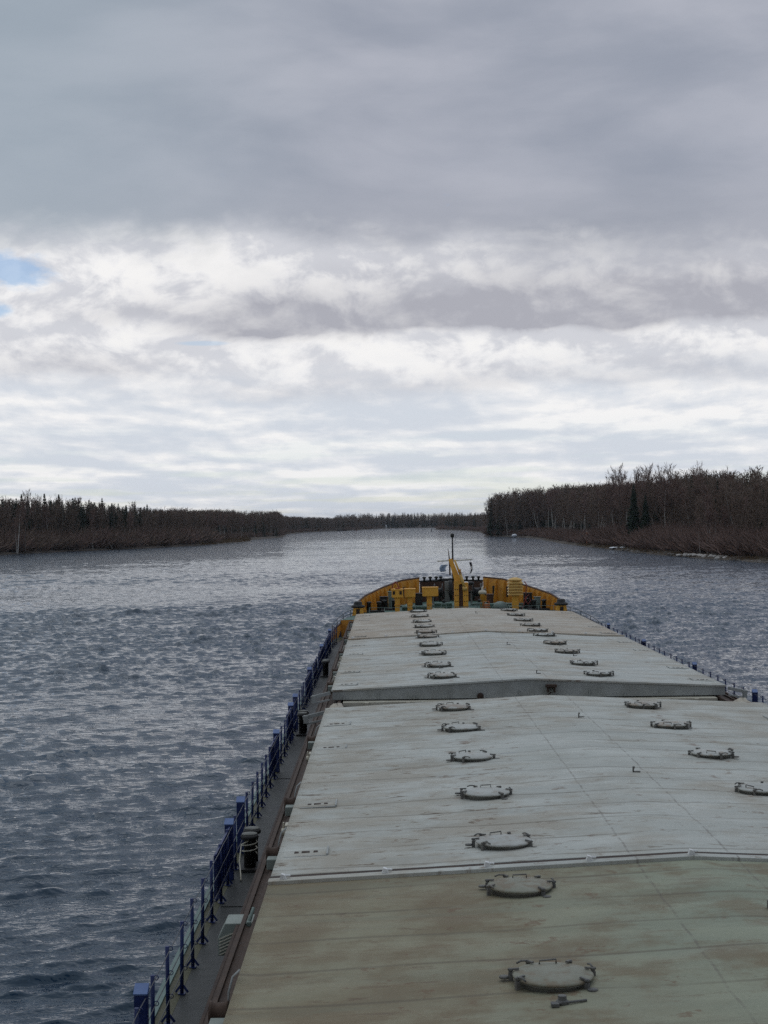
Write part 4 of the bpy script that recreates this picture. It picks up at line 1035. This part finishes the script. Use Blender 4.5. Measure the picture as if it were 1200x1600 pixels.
def place(proto, x, y, z, s, rz, label, group, cat='tree', tilt=(0, 0)):
    kind, ms = proto
    r = bpy.data.objects.new(kind, None); COL.objects.link(r); r.location = (x, y, z); r.rotation_euler = (tilt[0], tilt[1], rz); r.scale = (s, s, s)
    tag(r, label, cat, group)
    for nm, me in zip(('trunk', 'crown'), ms):
        o = bpy.data.objects.new(nm, me); COL.objects.link(o); o.parent = r
    return r
rnd = random.Random(21)
BIRCH = [proto_tree('birch_tree', bare_tree(15, 100+i, 620, .72, .0085, start=.52), T_BIRCH, T_TWIG) for i in range(6)]
ALDER = [proto_tree('bare_tree', bare_tree(14, 200+i, 820, 1.0, .0075, start=.3), T_ALDER, T_TWIG2) for i in range(6)]
ASPEN = [proto_tree('tall_bare_tree', bare_tree(20, 300+i, 800, 1.0, .0085, start=.42, width=.05), T_ALDER, T_TWIG) for i in range(3)]
SPRUCE = [proto_tree('spruce_tree', spruce(15, 400+i, .17 + .02*(i % 3)), T_ALDER, T_SPRUCE) for i in range(5)]
def hL(y): return float(np.interp(y, [300,476,540,594,622,680,1032,1240,2054], [17,16.8,17.2,15.4,14.2,14.2,15.0,13.5,12.5]))
def hR(y): return float(np.interp(y, [180,286,324,386,410,470,514,600,772,852,940,1410,2000], [13.5,13.6,14.6,17.0,19.6,19.4,18.6,20.0,23.5,22.0,12.0,12.5,13]))
LAB = {('L','birch'): 'slim pale trunked bare birch in the dark wood along the left bank', ('L','alder'): 'bare grey brown tree in the dark wood along the left bank',
       ('L','spruce'): 'dark pointed spruce among the treetops of the left bank', ('R','birch'): 'slim pale trunked bare birch in the brown wood along the right bank',
       ('R','alder'): 'bare grey brown tree in the brown wood along the right bank', ('R','spruce'): 'small dark spruce among the bare trees of the right bank'}
GRP = {('L','birch'): 'birches on the left bank', ('L','alder'): 'bare trees on the left bank', ('L','spruce'): 'spruces on the left bank',
       ('R','birch'): 'birches on the right bank', ('R','alder'): 'bare trees on the right bank', ('R','spruce'): 'spruces on the right bank'}
def put(side, kind, y, off, scale=1.0):
    P = LS if side == 'L' else RS; sg = -1 if side == 'L' else 1
    x = shore_x(P, y) + sg*off; h = (hL if side == 'L' else hR)(y)*scale
    z = ground(off) - .1
    pr = {'birch': BIRCH, 'alder': ALDER, 'spruce': SPRUCE}[kind]; base = {'birch': 15, 'alder': 14, 'spruce': 15}[kind]
    place(rnd.choice(pr), x, y, z, max(.35, (h - z)/base), rnd.uniform(0, 6.3), LAB[side, kind], GRP[side, kind], tilt=(rnd.gauss(0, .03), rnd.gauss(0, .03)))
# left bank: bare trees in front, pointed spruces rising behind between 240 and 300 m
y = 424.0
while y < 940:
    put('L', 'birch' if rnd.random() < .30 else 'alder', y, rnd.uniform(4, 9), rnd.uniform(.78, .95)); y += rnd.uniform(4.6, 8.4) + (y-424)*.006
y = 464.0
while y < 624: put('L', 'spruce', y, rnd.uniform(14, 24), rnd.uniform(1.0, 1.2)); y += rnd.uniform(2.4, 6.0)
y = 464.0
while y < 840: put('L', 'alder' if rnd.random() < .75 else 'birch', y, rnd.uniform(10, 18), rnd.uniform(.85, 1.0)); y += rnd.uniform(8, 16)
# right bank
y = 236.0
while y < 860:
    put('R', 'birch' if rnd.random() < .42 else 'alder', y, rnd.uniform(9, 14), rnd.uniform(.78, 1.0)); y += rnd.uniform(3.4, 6.4) + max(0, y-400)*.006
y = 236.0
while y < 860:
    q = rnd.random(); put('R', 'spruce' if q < .14 else 'birch' if q < .5 else 'alder', y, rnd.uniform(17, 30), rnd.uniform(.92, 1.06) if q > .14 else rnd.uniform(.8, .95)); y += rnd.uniform(6.0, 12.0) + max(0, y-400)*.008
# trees that stand out
def stand(pr, x, y, off, h, base, rz, label, tilt=(0,0), cat='tree'): return place(pr, x, y, ground(off) - .1, h/base, rz, label, None, cat, tilt)
lean1 = proto_tree('birch_tree', bare_tree(15, 901, 420, .7, .0095, start=.55), T_BIRCH, T_TWIG)
stand(lean1, -112.6, 472, 2, 16.0, 15, .6, 'pale leaning birch on the left bank, nearest the left picture edge', (0, .13))
stand(lean1, -114.4, 478, 2, 10.5, 15, 2.2, 'straight short white birch just left of the leaning birch', (0, 0))
stand(ASPEN[0], -113.5, 486, 5, 18.0, 20, 1.0, 'tall ragged bare tree topping the wood above the leaning birch')
stand(lean1, -97.0, 547, 2, 8.0, 15, 4.0, 'low birch leaning steeply over the water on the left bank', (.08, .52))
stand(lean1, -101, 532, 2, 7.5, 15, 5.0, 'thin upright white birch by the waterline on the left bank', (0, .0))
stand(ASPEN[0], 61.5+9, 464, 9, 22.0, 20, 0, 'tallest spreading bare tree on the right bank, left of the dark spruce')
stand(ASPEN[1], 63+8, 444, 8, 21.6, 20, 2, 'tall forked bare tree next to the tallest tree, right bank')
stand(ASPEN[2], 60+11, 492, 11, 21.0, 20, 4, 'thin tall bare tree left of the tallest tree, right bank')
for i, (x_, y_, h_) in enumerate(((74, 432, 20.8), (70, 452, 21.2), (76, 462, 20.6), (74.5, 412, 20.0), (77, 398, 20.4), (79, 388, 19.8), (72.5, 482, 20.6), (80, 372, 18.2), (75, 505, 20.6))):
    place(ASPEN[i % 3], x_, y_, ground(9) - .1, h_/20, i*1.3, 'tall bare tree rising above the brown wood, right bank, near the spruces', 'tall bare trees above the right wood')
big = proto_tree('spruce_tree', spruce(15, 455, .20), T_ALDER, T_SPRUCE)
stand(big, 68.3, 426, 5, 17.6, 15, 0, 'big black spruce in front of the bare wood, right bank')
stand(big, 71.2, 424, 6, 14.5, 15, 1.5, 'slim dark spruce just right of the big black spruce', (0, 0))
pine = proto_tree('small_pine', spruce(6, 466, .26), T_ALDER, T_SPRUCE)
stand(pine, 75.3, 372, 12, 11.0, 11, 0, 'small dark bushy pine in the middle of the right wood')
# pale multi-stem birch clump behind the stones
for i, (dx, dy, tl, hh) in enumerate(((0,0,.05,9),(1.0,.5,-.04,10.5),(2.0,.4,.02,9.5),(3.3,1.4,-.09,9),(3.9,1.6,.10,10.5),(-1.3,.9,-.08,8))):
    stand(lean1, 69.3+dx, 334+dy, 2, hh, 15, i*1.1, 'pale thin birch stem of the clump behind the white stones, %s' % ['leaning slightly','bolt upright','third from left','leaning left','tall and leaning right','leftmost and shortest'][i], (0, tl))

# ------------------------------------------------------------------ woods, undergrowth, reeds: masses nobody could count
def mass(name, parts, mats):
    """parts: list of (V,F,material index, x, y, z, scale, rotation)"""
    Vs, Fs, Ms, b_ = [], [], [], 0
    for V_, F_, mi, x, y, z, s, rz in parts:
        c, sn = math.cos(rz)*s, math.sin(rz)*s
        q = np.empty_like(V_); q[:,0] = V_[:,0]*c - V_[:,1]*sn + x; q[:,1] = V_[:,0]*sn + V_[:,1]*c + y; q[:,2] = V_[:,2]*s + z
        Vs.append(q); Fs.append(F_ + b_); Ms.append(np.full(len(F_), mi)); b_ += len(V_)
    o = np_mesh(name, np.vstack(Vs), np.vstack(Fs), mats, mi=np.concatenate(Ms)); tag(o, kind='stuff'); return o
LOW_B = [bare_tree(15, 500+i, 300, .95, .0075, width=.10, start=.2) for i in range(4)]
LOW_S = [spruce(15, 520+i, .16) for i in range(3)]
def thin(T, keep, seed):
    (tv, tf), (cv, cf) = T; sel = np.random.default_rng(seed).random(len(cf)) < keep
    return (tv, tf), (cv, cf[sel])
FAR_S = [thin(s_, .5, i) for i, s_ in enumerate(LOW_S)]
g_ = np.random.default_rng(77)
MW = [T_BIRCH, T_ALDER, T_TWIG2, T_SPRUCE]
def wood_mass(P, sg, hf, y0, y1, dens, o0, o1, sprf, dirx=True):
    parts = []; y = y0
    while y < y1:
        x0 = shore_x(P, y)
        off = o0 + (o1-o0)*g_.random()**1.2
        h = hf(y)*g_.uniform(.88, 1.06); z = ground(off) - .1
        s = max(.4, (h - z*.85)/15); rz = g_.uniform(0, 6.3)
        if g_.random() < sprf(y): T = FAR_S[g_.integers(3)]; ci = 3; ti = 1
        else: T = LOW_B[g_.integers(4)]; ci = 2; ti = 0 if g_.random() < .22 else 1
        for (V_, F_), mi in ((T[0], ti), (T[1], ci)): parts.append((V_, F_, mi, x0 + sg*off, y, z, s, rz))
        y += dens(y)
    return parts
PL = wood_mass(LS, -1, hL, 380, 860, lambda y: .36, 9, 40, lambda y: .62 if y < 610 else .25)
PL += wood_mass(LS, -1, hL, 860, 2054, lambda y: .80, 4, 40, lambda y: .3)
PL += wood_mass(LS, -1, hL, 940, 2054, lambda y: 1.6, 3, 8, lambda y: .1)
mass('left_bank_woods', PL, MW)
PR = wood_mass(RS, 1, hR, 190, 872, lambda y: .40, 16, 55, lambda y: .12)
PR += wood_mass(RS, 1, hR, 790, 872, lambda y: .7, 1, 18, lambda y: .10)
PR += wood_mass(RS, 1, hR, 880, 1920, lambda y: .80, 4, 40, lambda y: .3)
mass('right_bank_woods', PR, MW)
PF = []
for i in range(1500):
    u = g_.random(); x = -70 + 330*u; y0 = float(np.interp(x, [q[0] for q in FS], [q[1] for q in FS])); off = 3 + 70*g_.random()
    h = g_.uniform(11, 15.5); z = ground(off); T, ci = (FAR_S[g_.integers(3)], 3) if g_.random() < .4 else (LOW_B[g_.integers(4)], 2)
    for (V_, F_), mi in ((T[0], 1), (T[1], ci)): PF.append((V_, F_, mi, x, y0 + off, z - .1, h/15, g_.uniform(0, 6.3)))
mass('far_shore_woods', PF, MW)
BU = [bush(4.2, 600+i, 170) for i in range(5)]
def brush(P, sg, y0, y1, step, o0, o1, s0, s1):
    parts = []; y = y0
    while y < y1:
        off = g_.uniform(o0, o1); V_, F_ = BU[g_.integers(5)]
        parts.append((V_, F_, 0 if g_.random() < .6 else 1, shore_x(P, y) + sg*off, y, ground(off) - .1, g_.uniform(s0, s1)*(1 + .35*(off-o0)/(o1-o0)), g_.uniform(0, 6.3))); y += step*g_.uniform(.6, 1.4)
    return parts
mass('left_bank_undergrowth', brush(LS, -1, 380, 680, .5, 2, 12, .7, 1.9) + brush(LS, -1, 670, 960, 1.4, 5, 14, .6, 1.1) + brush(LS, -1, 960, 2054, 3.2, 2, 8, .6, 1.2), [T_TWIG2, T_TWIG])
mass('right_bank_undergrowth', brush(RS, 1, 200, 510, .40, 3.0, 12, .75, 1.45) + brush(RS, 1, 510, 880, .9, 2, 9, .6, 1.0) + brush(RS, 1, 880, 1920, 3.0, 2, 8, .6, 1.1), [T_WILLOW, T_TWIG])
def reeds(P, sg, y0, y1, n, o0, o1, h0, h1, name):
    Vs, Fs = [], []; b_ = 0
    for _ in range(n):
        y = g_.uniform(y0, y1); off = g_.uniform(o0, o1); x = shore_x(P, y) + sg*off; z = ground(off) - .05; h = g_.uniform(h0, h1); an = g_.uniform(0, 3.14); w_ = .04
        lx, ly = g_.normal(0, .15, 2)*h
        Vs += [(x-w_*math.cos(an), y-w_*math.sin(an), z), (x+w_*math.cos(an), y+w_*math.sin(an), z), (x+lx+.01, y+ly, z+h), (x+lx-.01, y+ly, z+h)]; Fs.append((b_, b_+1, b_+2, b_+3)); b_ += 4
    tag(np_mesh(name, np.array(Vs), np.array(Fs), [T_REED]), kind='stuff')
reeds(LS, -1, 636, 824, 9000, .2, 4.5, .4, 1.3, 'dry_reeds')
reeds(RS, 1, 280, 510, 5000, .3, 2.6, .2, .7, 'dry_grass')

# ------------------------------------------------------------------ stones, ice, buoys and marks
stone = paint('shore stone', (.20,.185,.17), (.11,.10,.09), .85, scale=1.5)
pale = paint('pale stone', (.52,.49,.46), (.36,.34,.31), .85, scale=1.5)
ice = paint('old ice', (.80,.82,.84), (.68,.70,.73), .5, scale=.8, dirt=.2)
def rock(x, y, z, r, mat, seed, name, label, cat, group=None, flat=.6):
    q = np.random.default_rng(seed)
    import bmesh
    bm = bmesh.new(); bmesh.ops.create_icosphere(bm, subdivisions=2, radius=r)
    dv = [q.normal(0, 1, 3) for _ in range(7)]
    for v in bm.verts:
        n = v.co.normalized(); k_ = 1.0
        for d_ in dv: k_ -= .16*max(0, n.dot(Vector(d_/np.linalg.norm(d_))) - .45)
        v.co = Vector((n.x*1.25, n.y, n.z*flat))*r*k_*q.uniform(.93, 1.05)
    me = bpy.data.meshes.new(name); bm.to_mesh(me); bm.free(); me.materials.append(mat)
    o = bpy.data.objects.new(name, me); COL.objects.link(o); o.location = (x, y, z); o.rotation_euler = (0, 0, q.uniform(0, 6.3)); tag(o, label, cat, group); return o
for i in range(26):
    y = 314 + i*1.24 + rnd.uniform(-.4, .4); o_ = rnd.uniform(.2, 1.5)
    rock(shore_x(RS, y) + o_, y, ground(o_) + .12, rnd.uniform(.35, .75), pale, 40+i, 'pale_boulder', 'pale boulder in the bright heap of stones on the right bank', 'boulder', 'pale boulders at the right waterline')
for i in range(40):
    y = 346 + i*2.3 + rnd.uniform(-.5, .5); o_ = rnd.uniform(.1, 1.9)
    rock(shore_x(RS, y) + o_, y, ground(o_) + .05, rnd.uniform(.25, .6), stone, 90+i, 'grey_stone', 'brownish grey stone in the strip of shore stones on the right bank', 'stone', 'grey stones at the right waterline')
for i in range(14):
    y = 280 + i*2.3; o_ = rnd.uniform(.0, .5)
    rock(shore_x(RS, y) + o_, y, ground(o_) + .02, rnd.uniform(.3, .6), stone, 150+i, 'low_stone', 'low dark stone by the water near the right picture edge', 'stone', 'low stones near the right edge', .4)
rock(62.7+.9, 432, .5, 1.5, ice, 7, 'ice_patch', 'white patch of old ice lying on the right bank', 'ice', None, .22)
rock(62.9+2.0, 424, .75, 1.0, ice, 8, 'ice_patch', 'smaller white ice piece behind the old ice patch', 'ice', None, .22)
rock(64.0, 772, .9, 1.3, ice, 9, 'ice_patch', 'distant whitish ice lump at the foot of the pale birches', 'ice', None, .8)
# orange beacon post on the right bank
bx_, by_ = 64.6, 498.0
bp = MB(); bp.prism([(bx_-.22,.5),(bx_+.22,.5),(bx_+.14,4.4),(bx_-.14,4.4)], by_-.18, by_+.18); bpo = bp.build('beacon_post', MAT['orange'], None, loc=(bx_, by_, .5))
tag(bpo, 'orange wooden beacon post on the right bank beside the willows', 'beacon')
m = MB(); m.box(bx_-.35, bx_+.35, by_-.24, by_-.19, 3.3, 4.2); m.build('board', MAT['orange'], bpo)
m = MB(); m.lathe((bx_, by_, 4.4), [(.12,0),(.16,.05),(.16,.3),(.05,.38)], 12); m.build('lantern', MAT['cream'], bpo)
# white leading mark far ahead
m = MB(); m.prism([(-.5, .8), (.5, .8), (.3, 4.2), (-.3, 4.2)], 2106, 2106.6); lm = m.build('leading_mark', MAT['white'], None, loc=(0, 2106, .8)); tag(lm, 'white navigation mark far ahead on the distant shore', 'beacon')
m = MB(); m.box(-.9, .9, 2105.8, 2105.95, 2.6, 4.9); m.build('board', MAT['white'], lm)
def buoy(x, y, s, mat, label):
    m = MB(); m.lathe((x, y, -.2*s), [(.2*s,0),(.62*s,.15*s),(.68*s,.5*s),(.55*s,.62*s)], 16); o = m.build('buoy', mat, None, loc=(x, y, 0)); tag(o, label, 'buoy')
    m = MB(); m.lathe((x, y, .42*s), [(.42*s,0),(.16*s,1.5*s),(.14*s,1.9*s)], 12); m.build('tower', mat, o)
    m = MB(); m.lathe((x, y, 2.3*s), [(.1*s,0),(.28*s,.05*s),(.28*s,.42*s),(.08*s,.5*s)], 12); m.build('lantern', MAT['black'], o)
buoy(-62.5, 1470, .95, MAT['black'], 'small black buoy on the water off the left shore')
buoy(40.5, 1380, .8, MAT['black'], 'dark buoy on the water off the right point')
buoy(-31.0, 1600, .7, MAT['red'], 'tiny reddish buoy far out near the distant left shore')
# low dark barge-like landing at the far left shore
m = MB(); m.prism([(-53, .1), (-40, .1), (-39, 1.3), (-54, 1.3)], 1612, 1615.5); lo = m.build('landing_stage', MAT['rust_and_shade'], None, loc=(-46, 1612, .1)); tag(lo, 'low dark landing stage moored at the distant left shore', 'pontoon')
m = MB(); m.box(-50, -46.5, 1612.6, 1614.8, 1.304, 2.6); m.build('hut', MAT['ring'], lo)
# ------------------------------------------------------------------ thin air between here and the far woods
hm = bpy.data.materials.new('air'); hm.use_nodes = True; t = hm.node_tree
for n in list(t.nodes): t.nodes.remove(n)
ho = t.nodes.new('ShaderNodeOutputMaterial'); hv = t.nodes.new('ShaderNodeVolumePrincipled')
hv.inputs['Color'].default_value = (.86, .91, 1, 1); hv.inputs['Density'].default_value = 4.5e-5; t.links.new(hv.outputs[0], ho.inputs['Volume'])
m = MB(); m.box(-13500, 13500, -4000, 11000, -2.5, 60); tag(m.build('haze', hm), kind='stuff')
scene.cycles.volume_bounces = 0
